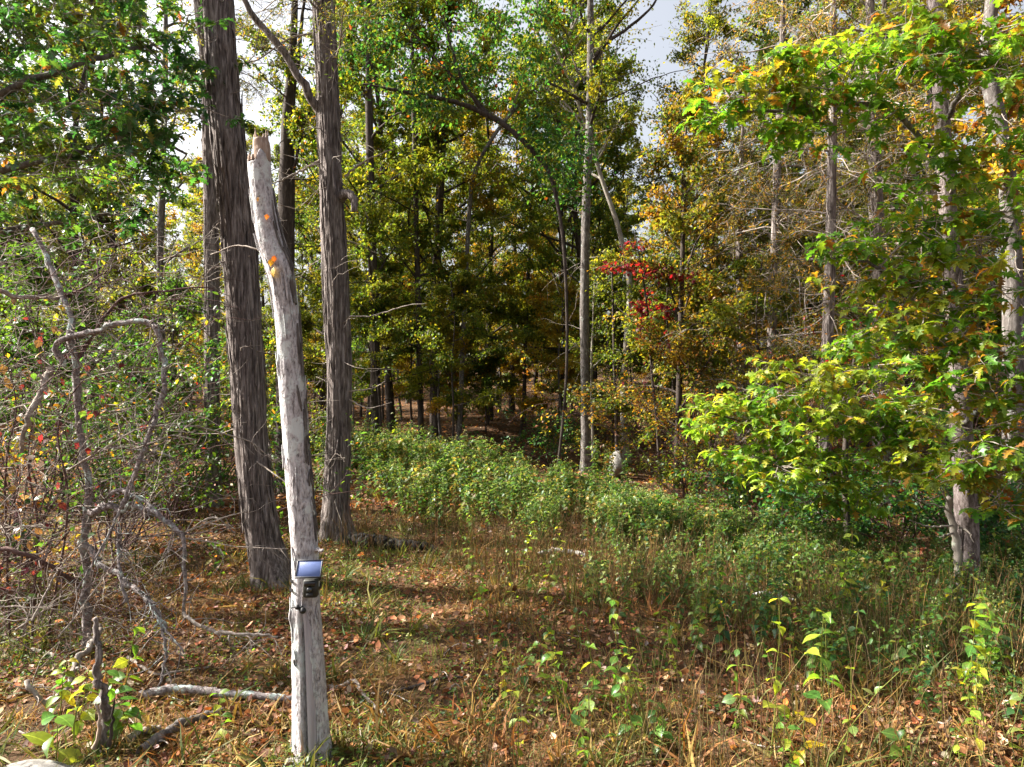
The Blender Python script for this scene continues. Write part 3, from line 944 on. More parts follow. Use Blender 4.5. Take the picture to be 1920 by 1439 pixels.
def clump_leaves(rng, mb, wood, centers, n, size, palette, tmpl=OVAL, pitch=-0.5):
    for (c, rx, rz) in centers:
        pts = c + rng.normal(0, 1, (n, 3)) * np.array([rx, rx, rz]) * 0.5
        leaf_mass(mb, pts, leaf_frames(rng, n, pitch, 0.45, 0.6), size * rng.uniform(0.7, 1.3, n), tmpl, pal(rng, n, palette))
        for _ in range(14):
            q = c + rng.normal(0, 1, 3) * np.array([rx, rx, rz]) * 0.55
            tube(wood, limb_path(rng, c, q - c, np.linalg.norm(q - c), 4, 0.12), np.linspace(.006, .002, 4), 3, cap=False)


lv, lb = MB(), MB()
clump_leaves(rng, lv, lb, [(at(px, py, d + dd), rx, rz) for px, py, dd, rx, rz in [(1035, 300, 0, .75, .65), (1065, 350, .4, .6, .5), (1010, 250, -.2, .6, .5), (940, 150, .3, .9, .7), (850, 60, .2, 1.0, .7), (760, 150, 0, .9, .5), (1080, 280, .6, .6, .6), (700, 40, .5, 1.0, .7), (800, 200, 0, .8, .4), (870, 130, 0, .7, .6), (930, 50, .4, 1.0, .7), (1010, 110, .5, .9, .6), (1000, 20, .2, 1.0, .6), (720, 90, .3, 1.0, .7), (640, 110, .6, .8, .6)]], 420, .10, DKGREEN + [((.05, .10, .02), 5)])
tag(lb.build('twigs', M['dark'], t, np.array(pth[0])), kind='stuff')
tag(lv.build('crown', M['leaf'], t, np.array(pth[0])), kind='stuff')

d = 25.0
pth = px_path([(860, 800), (872, 560), (880, 400), (890, 325), (925, 257), (966, 205), (1023, 143), (1060, 90)], d)
t = thing('leaning_tree', 'pale thin tree leaning right across the dark bowed tree', 'tree', pth[0])
P8, r8 = big_trunk(t, pth, [.085, .08, .075, .075, .07, .06, .04, .02], M['grey'], 51, 14, 90, 0.05, 0)
branch_part(t, [at(950, 225, d), at(966, 190, 24.9), at(978, 160, 24.8), at(985, 110, 24.7)], .06, .02, M['pale'], 'limb', seed=52)
tr, lb, lv = tree_geometry(rng, pth, r8[np.linspace(0, 89, 8).astype(int)], crown_base=.45, nlimb=11, limb_len=2.6, nleaf=6000, leaf=.09, palette=YGREEN)
tag(lb.build('branches', M['pale'], t, np.array(pth[0])), kind='stuff')
tag(lv.build('crown', M['leaf'], t, np.array(pth[0])), kind='stuff')

# thin stems by the boulder
pth = px_path([(1157, 900), (1156, 800), (1152, 690), (1150, 590), (1146, 470)], 19.6)
make_tree('sapling', 'thin dark sapling rising right in front of the boulder', 'tree', pth, [.055, .05, .045, .035, .012], 'dark', seed=95, crown_base=.3, nlimb=10, limb_len=1.4, nleaf=2200, leaf=.085, palette=YGREEN)
pth = px_path([(1112, 895), (1111, 800), (1109, 700), (1112, 600), (1116, 500)], 20.6)
make_tree('sapling', 'thin yellowish sapling sunlit between the lichen grey tree and the boulder', 'tree', pth, [.05, .045, .04, .03, .012], 'pale', seed=96, crown_base=.3, nlimb=10, limb_len=1.3, nleaf=2000, leaf=.085, palette=YGREEN)
# young maple with its red leaves
pth = px_path([(1238, 905), (1232, 800), (1222, 700), (1216, 600), (1202, 500), (1190, 440)], 17.0)
t = make_tree('maple_sapling', 'young maple with clusters of crimson leaves at the wood edge', 'tree', pth, [.04, .036, .03, .026, .018, .006], 'dark', seed=97, crown_base=.35, nlimb=9, limb_len=.9, nleaf=160, leaf=.09, palette=RED, tmpl=MAPLE)
lv, lb = MB(), MB()
rng = np.random.default_rng(97)
clump_leaves(rng, lv, lb, [(at(px, py, 17 + dd), rx, rz) for px, py, dd, rx, rz in [(1150, 502, 0, .35, .12), (1185, 500, .1, .4, .14), (1225, 510, 0, .45, .16), (1265, 520, .1, .4, .16), (1200, 575, -.1, .28, .18), (1225, 590, 0, .35, .22), (1210, 610, 0, .25, .14), (1245, 585, 0, .2, .2), (1232, 655, 0, .2, .1)]], 60, .10, RED, MAPLE)
tag(lb.build('twigs', M['dark'], t, np.array(pth[0])), kind='stuff')
tag(lv.build('crown', M['leaf'], t, np.array(pth[0])), kind='stuff')

# ---- cedars of the right side: fine dead boughs, olive tufts
ced = [
    ('cedar with pale sunlit trunk behind the oak spray at upper right', [(1655, 930), (1650, 700), (1648, 500), (1640, 330), (1634, 150), (1630, -50), (1626, -300)], 14.5, [.17, .15, .14, .13, .11, .08, .02], 16000),
    ('slim dead twigged cedar in the tangle left of the oak sapling', [(1440, 905), (1446, 700), (1452, 500), (1458, 300), (1466, 100), (1470, -120)], 16.0, [.12, .11, .1, .08, .06, .02], 18000),
    ('thin olive cedar beside the bright sky gap', [(1385, 900), (1390, 660), (1386, 460), (1390, 320), (1394, 190)], 18.0, [.12, .11, .09, .06, .02], 18000),
    ('cedar with many bare beige twigs above the oak sapling', [(1545, 930), (1550, 720), (1556, 500), (1560, 280), (1562, 60), (1566, -180)], 13.2, [.12, .11, .10, .08, .06, .02], 14000),
    ('dark cedar filling the shade behind the twin trunked oak', [(1760, 950), (1756, 700), (1750, 450), (1744, 200), (1740, -80)], 15.5, [.16, .15, .13, .1, .04], 16000),
]
for n, (lab, pts, d, rr, nl) in enumerate(ced):
    pth = px_path(pts, d)
    t = thing('cedar_tree', lab, 'tree', pth[0], 'cedars of the right hand thicket')
    Pc, rc = big_trunk(t, pth, rr, M['cedar'], 60 + n, 20, 120, 0.14, 0)
    twig_mass(t, Pc, rc, 60, M['twig'], 60 + n, .12, .72, (.6, 2.1), .008, kids=5)
    cedar_crown(t, Pc, rc, 50, 60 + n, 0.18, 0.98, (0.9, 2.6), nl, OLIVE + ([((.28, .15, .03), 4), ((.30, .22, .03), 2)] if n % 2 else [((.22, .17, .03), 2)]), leaf=.075)
# pale curving trunk at the far right
pth = px_path([(1905, 1010), (1900, 800), (1898, 500), (1890, 350), (1872, 230), (1858, 160), (1852, 90), (1860, 0), (1868, -150)], 10.5)
t = thing('forest_tree', 'curving trunk with a pale pink sunlit stretch at the right edge', 'tree', pth[0])
P9, r9 = big_trunk(t, pth, [.16, .14, .13, .125, .115, .11, .1, .09, .05], M['grey'], 81, 24, 120, 0.08, 0)
twig_mass(t, P9, r9, 20, M['twig'], 81, 0.3, 0.9, (0.3, 1.0), 0.007)
cedar_crown(t, P9, r9, 14, 81, 0.6, 0.98, (0.8, 1.8), 6000, YELLOW + ORANGE, 'twig', .10, tmpl=OVAL)


# ---- oaks with lobed leaves built one by one where they show largest
oak_meshes = {}


def leaf_piece_mesh(key, tmpl, mat):
    if (key, mat.name) not in oak_meshes:
        mb = MB()
        mb.add(tmpl[0], tmpl[1])
        oak_meshes[(key, mat.name)] = mb.mesh('leaf', mat)
    return oak_meshes[(key, mat.name)]


def place_leaf(t, base, p, F, s, key, tmpl, mat, c):
    o = bpy.data.objects.new('leaf', leaf_piece_mesh(key, tmpl, mat))
    col.objects.link(o)
    o.parent = t
    m = np.eye(4)
    m[:3, :3] = F.T * s
    m[:3, 3] = p - base
    o.matrix_local = Matrix(m.tolist())
    o.color = (float(c[0]), float(c[1]), float(c[2]), 1)
    return o


def oak_foliage(t, clumps, seed, leaf, palette, piece_mat, mass_mat, wood_mat, n_piece=290, per_tip=7, pitch=-0.25, root=None):
    """clumps: (centre, rx, rz, tips, branch start); whorls of lobed leaves at the ends of twigs"""
    rng = np.random.default_rng(seed)
    base = np.array(t.location)
    Ps, Fs, Ss, Cs = [], [], [], []
    wood = MB()
    for (c, rx, rz, tips, start) in clumps:
        c = np.asarray(c)
        if root is not None:
            dq = np.linalg.norm((root - c) * np.array([1, 1, 1.6]), axis=1)
            start = root[np.argmin(dq)]
        if start is not None:
            s = np.asarray(start)
            lg = np.linalg.norm(c - s)
            mid = s * .55 + c * .45 + np.array([0, 0, 0.08 * lg]) + rng.normal(0, .07 * lg, 3)
            branch_part(t, [s, mid, c], .010 + .004 * lg, .005, wood_mat, 'branch', 14, 6, seed=int(rng.integers(1e6)))
        tone = pal(rng, 1, palette, .1)[0]
        for _ in range(tips):
            v = rng.normal(0, 1, 3)
            v = v / np.linalg.norm(v) * rng.uniform(0.35, 1.0) ** 0.6
            e = c + v * np.array([rx, rx, rz])
            Q = limb_path(rng, c + (e - c) * 0.12 + rng.normal(0, .22, 3) * np.array([rx, rx, rz]), e - c, np.linalg.norm(e - c) * 0.95, 5, 0.16, 0.02)
            tube(wood, Q, np.linspace(.006, .0025, 5), 4, cap=False)
            m = int(rng.integers(per_tip - 3, per_tip + 3))
            yaw = rng.uniform(0, 6.28) + np.arange(m) * 2 * np.pi / m + rng.normal(0, .3, m)
            F = leaf_frames(rng, m, pitch, 0.38, 0.35, yaw)
            Ps.append(np.tile(Q[-1], (m, 1)) - (Q[-1] - Q[-2]) * rng.uniform(0, 1.2, (m, 1)))
            Fs.append(F)
            Ss.append(leaf * rng.uniform(0.7, 1.2, m))
            Cs.append(pal(rng, m, palette, .18) * 0.7 + tone * 0.3)
    Pn, Fn, Sn, Cn = np.concatenate(Ps), np.concatenate(Fs), np.concatenate(Ss), np.concatenate(Cs)
    px = 960 + FPX * Pn[:, 0] / Pn[:, 1]
    py = 720 - FPX * (Pn[:, 2] - CAM_Z) / Pn[:, 1]
    seen = (px > -10) & (px < 1930) & (py > -10) & (py < 1449)
    order = np.argsort(np.where(seen, Pn[:, 1], 1e6))
    near, far = order[:n_piece], order[n_piece:]
    tm = [('oak_a', OAK), ('oak_b', OAK2), ('oak_c', OAK3)]
    for q, k in enumerate(near):
        if not seen[k]:
            continue
        key, tt = tm[q % 3]
        place_leaf(t, base, Pn[k], Fn[k], Sn[k], key, tt, M[piece_mat], np.clip(Cn[k], 0, .7))
    lv = MB()
    for q in range(3):
        k = far[q::3]
        leaf_mass(lv, Pn[k], Fn[k], Sn[k], (OAKM, OAKM2, OAKM)[q], Cn[k])
    tag(lv.build('foliage', M[mass_mat], t, base), kind='stuff')
    tag(wood.build('twigs', wood_mat, t, base), kind='stuff')
    return len(Pn)


# dark glossy oak of the upper left
rng = np.random.default_rng(111)
pth = px_path([(-150, 1100), (-140, 800), (-120, 500), (-90, 250), (-50, 0), (0, -250), (40, -500)], 8.2)
t = thing('oak_tree', 'big oak with dark glossy leaves overhanging the upper left', 'tree', pth[0])
Po, ro = big_trunk(t, pth, [.24, .2, .19, .17, .14, .10, .04], M['grey'], 101, 24, 120, 0.08, 0)
cl = []
for (px, py, d, rx, rz, n) in [(40, 60, 8.1, .9, .5, 40), (150, 40, 7.9, .9, .5, 40), (260, 70, 8.2, .8, .5, 34), (330, 150, 8.6, .6, .4, 26), (80, 180, 7.9, .9, .5, 40), (200, 190, 7.6, .9, .45, 40), (290, 210, 7.9, .7, .4, 32), (30, 300, 8.1, .8, .45, 32), (150, 320, 7.8, .8, .4, 32), (260, 300, 8.4, .6, .35, 22), (320, 330, 8.8, .5, .3, 18), (-40, 150, 7.7, .9, .6, 30), (60, 420, 8.0, .7, .3, 18), (230, 410, 8.6, .6, .3, 14), (-60, -80, 8.2, 1.0, .6, 26), (120, -90, 8.0, 1.0, .5, 26), (350, 30, 9.2, .6, .4, 14)]:
    cl.append((at(px, py, d), rx, rz, int(n * 1.1), None))
for (px, py, d, rx, rz, n) in [(60, -260, 9.2, 1.2, .6, 34), (250, -220, 9.6, 1.1, .6, 30), (-100, -520, 9.8, 1.3, .7, 30), (200, -480, 9.8, 1.2, .7, 30), (-230, 420, 8.8, .9, .5, 24)]:  # unseen clumps of this oak outside the frame, added to dapple the ground
    cl.append((at(px, py, d), rx, rz, n, None))
lim = [Po[20:]]
for q, pts in enumerate([[(-112, 420, 8.2), (0, 330, 8.0), (130, 290, 7.8), (260, 250, 8.2), (350, 290, 8.6)], [(-95, 300, 8.2), (0, 180, 7.7), (120, 120, 7.6), (240, 90, 8.1), (340, 60, 8.9)], [(-60, 80, 8.2), (20, -30, 7.8), (130, -90, 8.2), (240, -200, 8.8)], [(-120, 480, 8.2), (20, 440, 8.2), (120, 420, 8.3), (230, 400, 8.6)], [(-110, 380, 8.2), (-220, 250, 7.8), (-350, 180, 7.6)], [(-20, -150, 8.2), (-200, -300, 8.2), (-380, -340, 8.8)]]):
    pp = [at(*p) for p in pts]
    branch_part(t, pp, .05, .016, M['grey'], 'limb', 30, 8, 1120 + q)
    lim.append(smooth_path(pp, np.ones(len(pp)), 30)[0])
oak_foliage(t, cl, 112, .155, DKGREEN, 'gloss_piece', 'gloss', M['twig'], root=np.concatenate(lim))

# twin stemmed oak at the right
d = 7.9
pth = px_path([(1812, 1146), (1815, 1060), (1812, 960), (1806, 850), (1793, 650), (1777, 400), (1765, 200), (1753, 0), (1745, -200), (1740, -500)], d)
t = thing('oak_tree', 'grey trunked oak with a thin dead stem hugging its base, orange and green leaves', 'tree', pth[0])
Pr, rr_ = big_trunk(t, pth, [.135, .118, .115, .11, .1, .088, .08, .07, .05, .02], M['oakbark'], 121, 36, 220, 0.07, 20)
s = branch_part(t, [at(1800, 1135, 7.82), at(1796, 1080, 7.78), at(1790, 1010, 7.78), at(1783, 960, 7.78), at(1776, 935, 7.76)], .052, .03, M['pale'], 'dead_stem', 26, 10, 122)
for q, pts in enumerate([[(1782, 962, 7.76), (1765, 950, 7.6), (1740, 945, 7.5), (1712, 930, 7.4)], [(1785, 985, 7.76), (1760, 988, 7.6), (1730, 985, 7.5), (1705, 976, 7.4)], [(1786, 1000, 7.76), (1775, 1004, 7.6), (1762, 1008, 7.5)], [(1800, 990, 7.8), (1815, 1000, 7.65), (1826, 1018, 7.6)], [(1782, 950, 7.76), (1770, 930, 7.7), (1758, 905, 7.6)]]):
    branch_part(t, [at(*p) for p in pts], .013, .004, M['pale'], 'branch', seed=130 + q)
cl = []
for (px, py, d, rx, rz, n) in [(1340, 200, 7.0, .35, .22, 14), (1420, 170, 7.0, .45, .25, 22), (1500, 150, 7.0, .45, .3, 26), (1580, 140, 6.9, .45, .3, 26), (1660, 130, 7.0, .45, .3, 24), (1480, 235, 7.1, .4, .22, 18), (1580, 235, 7.1, .45, .25, 18), (1680, 70, 7.2, .4, .3, 12), (1830, 60, 7.0, .5, .35, 18), (1890, 130, 6.8, .4, .3, 16), (1800, 110, 7.1, .4, .25, 14),
                               (1560, 470, 7.3, .35, .18, 14), (1640, 450, 7.3, .4, .22, 20), (1720, 430, 7.2, .4, .25, 22), (1810, 450, 7.0, .45, .3, 19), (1880, 400, 6.8, .4, .3, 16), (1760, 530, 7.1, .45, .28, 18), (1680, 520, 7.3, .4, .2, 13), (1860, 540, 6.9, .45, .3, 17), (1800, 630, 7.1, .45, .28, 17), (1890, 660, 6.9, .4, .3, 22), (1740, 650, 7.2, .4, .22, 16), (1870, 780, 7.0, .4, .3, 20), (1890, 880, 7.0, .35, .25, 18), (1850, 890, 7.3, .3, .2, 10), (1770, 880, 7.4, .3, .15, 6), (1900, 290, 7.2, .4, .3, 12), (1790, 720, 7.0, .45, .3, 18), (1830, 660, 6.8, .4, .3, 16), (1760, 760, 7.1, .4, .28, 14), (1840, 830, 6.9, .42, .28, 16), (1790, 590, 7.0, .4, .28, 16), (1770, 420, 7.3, .4, .25, 14), (1700, 590, 7.2, .45, .25, 16), (1640, 610, 7.4, .35, .2, 10), (1590, 520, 7.4, .35, .2, 10), (1760, 100, 7.2, .4, .25, 14), (1740, 30, 7.4, .4, .25, 12), (1870, 700, 6.8, .4, .3, 18), (1800, 300, 7.2, .3, .18, 8), (1720, 700, 7.2, .4, .22, 12), (1880, 950, 7.1, .35, .2, 10), (1750, 260, 7.3, .3, .2, 8), (1790, 350, 7.2, .3, .2, 8), (1700, 330, 7.3, .35, .2, 8)]:
    cl.append((at(px, py, d), rx * 1.2, rz * 1.1, int(n * (.9 if 360 < py < 780 else 1.3)), None))
lim = [Pr[60:200]]
for q, pts in enumerate([[(1772, 320, 7.9), (1690, 225, 7.5), (1590, 195, 7.1), (1470, 205, 7.0), (1330, 215, 7.0)], [(1768, 230, 7.9), (1830, 150, 7.4), (1900, 120, 7.0)], [(1795, 660, 7.9), (1740, 560, 7.5), (1650, 500, 7.3), (1560, 485, 7.3)], [(1792, 640, 7.9), (1840, 570, 7.2), (1880, 480, 6.9), (1910, 400, 6.8)], [(1803, 800, 7.9), (1850, 760, 7.3), (1900, 720, 7.0)], [(1808, 920, 7.9), (1850, 900, 7.4), (1900, 880, 7.1)]]):
    pp = [at(*p) for p in pts]
    branch_part(t, pp, .034, .011, M['grey'], 'limb', 30, 8, 1230 + q)
    lim.append(smooth_path(pp, np.ones(len(pp)), 30)[0])
oak_foliage(t, cl, 123, .152, OAKLEAF, 'leaf_piece', 'leaf', M['twig'], root=np.concatenate(lim))

# oak sapling with the bright spray
d = 10.2
pth = px_path([(1588, 1045), (1587, 960), (1584, 870), (1590, 780), (1600, 690), (1610, 620)], d)
t = thing('oak_sapling', 'oak sapling on a thin stem spreading bright yellow green leaves', 'tree', pth[0])
Pq, rq = big_trunk(t, pth, [.052, .045, .042, .036, .025, .01], M['dark'], 131, 14, 60, 0.08, 0)
cl = []
for (px, py, d, rx, rz, n) in [(1325, 760, 9.6, .28, .16, 9), (1320, 800, 9.7, .28, .18, 9), (1400, 790, 9.4, .4, .25, 18), (1460, 740, 9.2, .45, .25, 22), (1530, 700, 9.2, .4, .22, 20), (1480, 810, 9.1, .45, .28, 26), (1560, 780, 9.0, .45, .28, 26), (1400, 860, 9.3, .4, .22, 20), (1480, 880, 9.0, .45, .25, 24), (1560, 870, 9.0, .45, .25, 24), (1640, 700, 9.4, .45, .22, 20), (1650, 790, 9.0, .45, .28, 24), (1700, 760, 8.8, .4, .25, 20), (1740, 810, 8.7, .4, .25, 22), (1690, 860, 8.8, .45, .25, 22), (1620, 930, 9.2, .4, .18, 14), (1530, 940, 9.3, .35, .15, 10), (1760, 870, 8.6, .3, .18, 12), (1640, 640, 9.6, .35, .18, 12), (1580, 650, 9.6, .35, .15, 10), (1440, 690, 9.6, .3, .15, 8)]:
    cl.append((at(px, py, d), rx * 1.2, rz * 1.0, int(n * 1.6), None))
lim = [Pq[18:]]
for q, pts in enumerate([[(1585, 900, 10.2), (1500, 850, 9.6), (1410, 800, 9.4), (1330, 775, 9.6)], [(1585, 880, 10.2), (1640, 850, 9.5), (1700, 810, 8.9), (1750, 820, 8.7)], [(1590, 800, 10.2), (1540, 740, 9.5), (1460, 715, 9.4)], [(1592, 770, 10.2), (1640, 710, 9.6), (1690, 720, 9.2)], [(1584, 930, 10.2), (1560, 900, 9.4), (1480, 880, 9.0), (1400, 865, 9.2)]]):
    pp = [at(*p) for p in pts]
    branch_part(t, pp, .02, .008, M['dark'], 'limb', 30, 8, 1330 + q)
    lim.append(smooth_path(pp, np.ones(len(pp)), 30)[0])
oak_foliage(t, cl, 133, .155, OAKLEAF_Y, 'leaf_piece', 'leaf', M['twig'], root=np.concatenate(lim))

# ================================================================== THE SNAG WITH ITS PANEL
D = 4.69
sp = [(585, 1428), (580, 1300), (576, 1200), (573, 1130), (573, 1050), (566, 960), (560, 900), (551, 780), (545, 700), (540, 620), (533, 550), (525, 505), (509, 460), (497, 400), (489, 340), (486, 297)]
sr = [.123, .113, .102, .094, .089, .086, .084, .083, .081, .079, .08, .088, .088, .077, .073, .074]
pth = px_path(sp, D)
t = thing('dead_snag', 'bleached barkless dead trunk with a snapped top and blue panel on it', 'dead tree', pth[0])
rng = np.random.default_rng(7)
n, sd = 320, 72
P, r = smooth_path(pth, sr, n)
Lm = np.linalg.norm(np.diff(P, axis=0), axis=1).sum()
hz = np.linspace(0, Lm, n)[:, None]
T_, A_, B_ = frames(P)
th = np.arange(sd) * 2 * np.pi / sd
dirs = np.cos(th)[None, :, None] * A_[:, None] + np.sin(th)[None, :, None] * B_[:, None]
toward = np.arctan2(dirs[..., 0], -dirs[..., 1])          # 0 faces the camera, + to the right
disp = 1 + 0.06 * (ring_noise(rng, n, sd, 6, Lm * 1.2) - .5) + 0.05 * (ring_noise(rng, n, sd, 26, Lm * 6, True) - .5) + 0.03 * (ring_noise(rng, n, sd, 36, Lm * 16) - .5)
crack = np.clip((1.15 - hz) / 0.25, 0, 1) * np.exp(-((toward - 0.02) / 0.085) ** 2)
disp = disp - 0.42 * crack
smoothed = np.clip((1.2 - hz) / 0.2, 0, 1) * ((toward > 0.12) & (toward < 0.62))
disp = np.where(smoothed > 0.3, 0.955 + 0.01 * (ring_noise(rng, n, sd, 9, 8) - .5), disp)
disp = disp * (1 + 0.28 * np.exp(-hz / 0.10) * (0.4 + 0.6 * np.sin(th * 3 + 1)[None] ** 2))
knob = np.exp(-((hz - 1.02) / 0.05) ** 2) * np.exp(-((toward + 0.9) / 0.35) ** 2)
disp = disp + 0.16 * knob + 0.12 * np.exp(-((hz - 3.32) / 0.10) ** 2) * np.exp(-((toward - 0.9) / 0.5) ** 2)
mb = MB()
tube(mb, P, r, sd, disp=disp)
for q in range(5):
    k = n - 1 - q
    mb.v[-1][k * sd:(k + 1) * sd, 2] += (ring_noise(np.random.default_rng(5), 2, sd, 11, 2)[0] - .55) * .085 * (1 - q / 5)
mb.build('trunk', M['snag'], t, pth[0], True)
right = float(th[np.argmin(np.abs(toward[160] - 1.25))])
bark_strips(t, P[110:], r[110:], disp[110:], 40, M['grey'], rng, (right - .3, right + .6), (.004, .010), .010)
bark_strips(t, P, r, disp, 60, M['snag'], rng, None, (.003, .008), .008)
# pale smooth strip where the bark is gone, and the reddish core showing at its foot
mb = MB()
kk = np.arange(3, int(n * 1.12 / Lm))
for a0, a1, name, mat, kmax in ((0.14, 0.60, 'bare_strip', 'smoothwood', len(kk)), (-0.30, -0.06, 'exposed_core', 'heart', 22)):
    mb = MB()
    V, m = [], 9
    kq = kk[:kmax]
    for k in kq:
        tap = min(1.0, (kq[-1] - k) / 14.0) ** 0.6
        aa = np.linspace(a0, a0 + (a1 - a0) * max(0.12, tap), m)
        # angle in the ring whose outward direction is that far round from the camera
        dv = np.stack([np.sin(aa), -np.cos(aa), np.zeros(m)], -1)
        dv = dv - T_[k] * (dv @ T_[k])[:, None]
        dv /= np.linalg.norm(dv, axis=1, keepdims=True)
        lip = 1.0 * (1 + 0.28 * math.exp(-hz[k, 0] / 0.10) * 0.75)
        V.append(P[k] + dv * (r[k] * lip * 0.992 + 0.003 * np.sin(np.linspace(0, np.pi, m)))[:, None])
    V = np.concatenate(V)
    i = (np.arange(len(kq) - 1)[:, None] * m + np.arange(m - 1)[None]).ravel()
    mb.add(V, np.stack([i, i + 1, i + 1 + m, i + m], -1))
    mb.build(name, M[mat], t, pth[0], True)
# snapped top: a thinner half of the wood standing on
mb = MB()
q = [at(491, 305, D), at(491, 288, D), at(490, 272, D), at(489, 262, D)]
Q, qr = smooth_path(q, [.058, .056, .054, .05], 14)
dd = 1 + 0.12 * (ring_noise(rng, 14, 30, 12, 5, True) - .5)
tube(mb, Q, qr, 30, disp=dd, cap=True)
for k in range(16):
    a = rng.uniform(0, 6.28)
    p0 = Q[-1] + np.array([math.cos(a), math.sin(a), 0]) * .042
    tube(mb, [p0 - [0, 0, .03], p0 + [0, 0, .0], p0 + [rng.normal(0, .006), rng.normal(0, .006), rng.uniform(.01, .07)]], [.011, .009, .001], 5)
for k in range(22):
    a = rng.uniform(0, 6.28)
    p0 = P[-1] + np.array([math.cos(a), math.sin(a), 0]) * .064
    tube(mb, [p0 - [0, 0, .03], p0, p0 + [rng.normal(0, .004), rng.normal(0, .004), rng.uniform(.004, .035)]], [.012, .009, .001], 5)
mb.build('snapped_top', M['heart'], t, pth[0])
# knot hole, side stubs
mb = MB()
c = at(562, 1233, D)
c[1] -= 0.098
th2 = np.linspace(0, 2 * np.pi, 15)[:-1]
ring = np.stack([np.cos(th2) * .011, np.zeros(14), np.sin(th2) * .022], -1) + c
inner = np.stack([np.cos(th2) * .007, np.full(14, .03), np.sin(th2) * .016], -1) + c
outer = np.stack([np.cos(th2) * .017, np.full(14, .012), np.sin(th2) * .030], -1) + c
i = np.arange(14)
j = (i + 1) % 14
mb.add(np.concatenate([outer, ring, inner]), [np.concatenate([np.stack([i, j, 14 + j, 14 + i], -1), np.stack([14 + i, 14 + j, 28 + j, 28 + i], -1)]), (28 + i)[None]])
mb.build('knot_hole', M['char'], t, pth[0])
branch_part(t, [at(592, 1035, D), at(600, 1030, 4.6), at(606, 1032, 4.55)], .016, .009, M['snag'], 'broken_stub', 8, 8, 140)
branch_part(t, [at(515, 478, 4.66), at(470, 465, 4.7), at(440, 462, 4.8), at(395, 478, 4.9)], .007, .003, M['twig'], 'branch', 16, 5, 141)
for (px, py, c, s) in [(519, 490, (.40, .20, .02), .06), (522, 505, (.46, .28, .02), .075), (524, 484, (.40, .10, .02), .05), (494, 377, (.34, .16, .03), .035), (511, 408, (.42, .12, .03), .045)]:
    p = at(px, py, D)
    p[1] -= 0.10
    F = leaf_frames(rng, 1, -1.25, .1, .3, [-1.57])[0]
    place_leaf(t, pth[0], p, F, s, 'egg', EGG, M['leaf_piece'], c)


def box(mb, c, sx, sy, sz, R=np.eye(3), bev=0.0, C=(.5, .5, .5)):
    """box with chamfered edges, centred on c, turned by R"""
    b = min(bev, sx / 2.01, sy / 2.01, sz / 2.01)
    if b <= 0:
        v = np.array([(x, y, z) for z in (-1, 1) for y in (-1, 1) for x in (-1, 1)], float) * np.array([sx, sy, sz]) / 2
        f = np.array([(0, 2, 3, 1), (4, 5, 7, 6), (0, 1, 5, 4), (2, 6, 7, 3), (0, 4, 6, 2), (1, 3, 7, 5)])
        mb.add(v @ R.T + c, f, C)
        return
    rings = []
    for (z, k) in ((-sz / 2, b), (-sz / 2 + b, 0), (sz / 2 - b, 0), (sz / 2, b)):
        x, y = sx / 2 - k, sy / 2 - k
        q = b
        rings.append([(x - q, -y, z), (x, -y + q, z), (x, y - q, z), (x - q, y, z), (-x + q, y, z), (-x, y - q, z), (-x, -y + q, z), (-x + q, -y, z)])
    v = np.array(rings).reshape(-1, 3)
    i = np.arange(8)
    j = (i + 1) % 8
    f = np.concatenate([np.stack([a * 8 + i, a * 8 + j, a * 8 + 8 + j, a * 8 + 8 + i], -1) for a in range(3)])
    mb.add(v @ R.T + c, [f, np.stack([i[::-1], 24 + i])], C)


def rot(ax, a):
    return np.array(Matrix.Rotation(a, 3, ax))


# solar panel
pc = at(580, 1068, D - 0.155)
tp = thing('solar_panel', 'small tilted blue solar panel fixed to the bleached snag', 'solar panel', pc)
Rp = rot('Z', rad(4)) @ rot('X', rad(52))
mb = MB()
box(mb, pc, .166, .124, .008, Rp, .003)
mb.build('back_plate', M['black'], tp, pc)
mb = MB()
for (dx, dy, sx, sy) in ((0, -.058, .166, .008), (0, .058, .166, .008), (-.079, 0, .008, .108), (.079, 0, .008, .108)):
    box(mb, pc + Rp @ np.array([dx, dy, .007]), sx, sy, .008, Rp, .0015)
mb.build('frame', plain_mat('dark_panel_frame', (.018, .02, .028), .4, .5), tp, pc)
mcell = plain_mat('sky_tinted_silicon_glass', (.09, .125, .27), .42, .3, 0.0, 9, .16)  # silicon blue paled by the sky's reflection, painted into the base colour
mb = MB()
box(mb, pc + Rp @ np.array([0, 0, .0055]), .151, .109, .004, Rp, .001)
mb.build('solar_glass', mcell, tp, pc)
mb = MB()
box(mb, pc + np.array([0, .045, -.02]), .03, .075, .012, rot('X', rad(20)), .003)
box(mb, pc + np.array([0, .082, -.045]), .05, .012, .09, np.eye(3), .003)
mb.build('bracket', M['black'], tp, pc)

# trail camera strapped beneath it
cc = at(583, 1103, D - 0.135)
tc_ = thing('trail_camera', 'black box shaped trail camera strapped under the blue panel', 'trail camera', cc)
mb = MB()
box(mb, cc, .092, .06, .118, rot('Z', rad(6)), .008)
mb.build('body', plain_mat('dark_camo_plastic', (.022, .022, .018), .55, .35, 0, 30, .5), tc_, cc)
mb = MB()
box(mb, cc + np.array([0, -.034, .034]), .07, .008, .034, rot('Z', rad(6)), .003)
mb.build('flash_window', plain_mat('dark_flash_window', (.01, .01, .012), .12, .6), tc_, cc)
mb = MB()
Q = [cc + np.array([0, -.028, -.002]), cc + np.array([0, -.044, -.002])]
tube(mb, Q, [.017, .016], 20)
mb.build('lens', plain_mat('dark_lens', (.02, .025, .03), .08, .8), tc_, cc)
mb = MB()
box(mb, cc + np.array([0, -.034, -.038]), .044, .008, .022, rot('Z', rad(6)), .003)
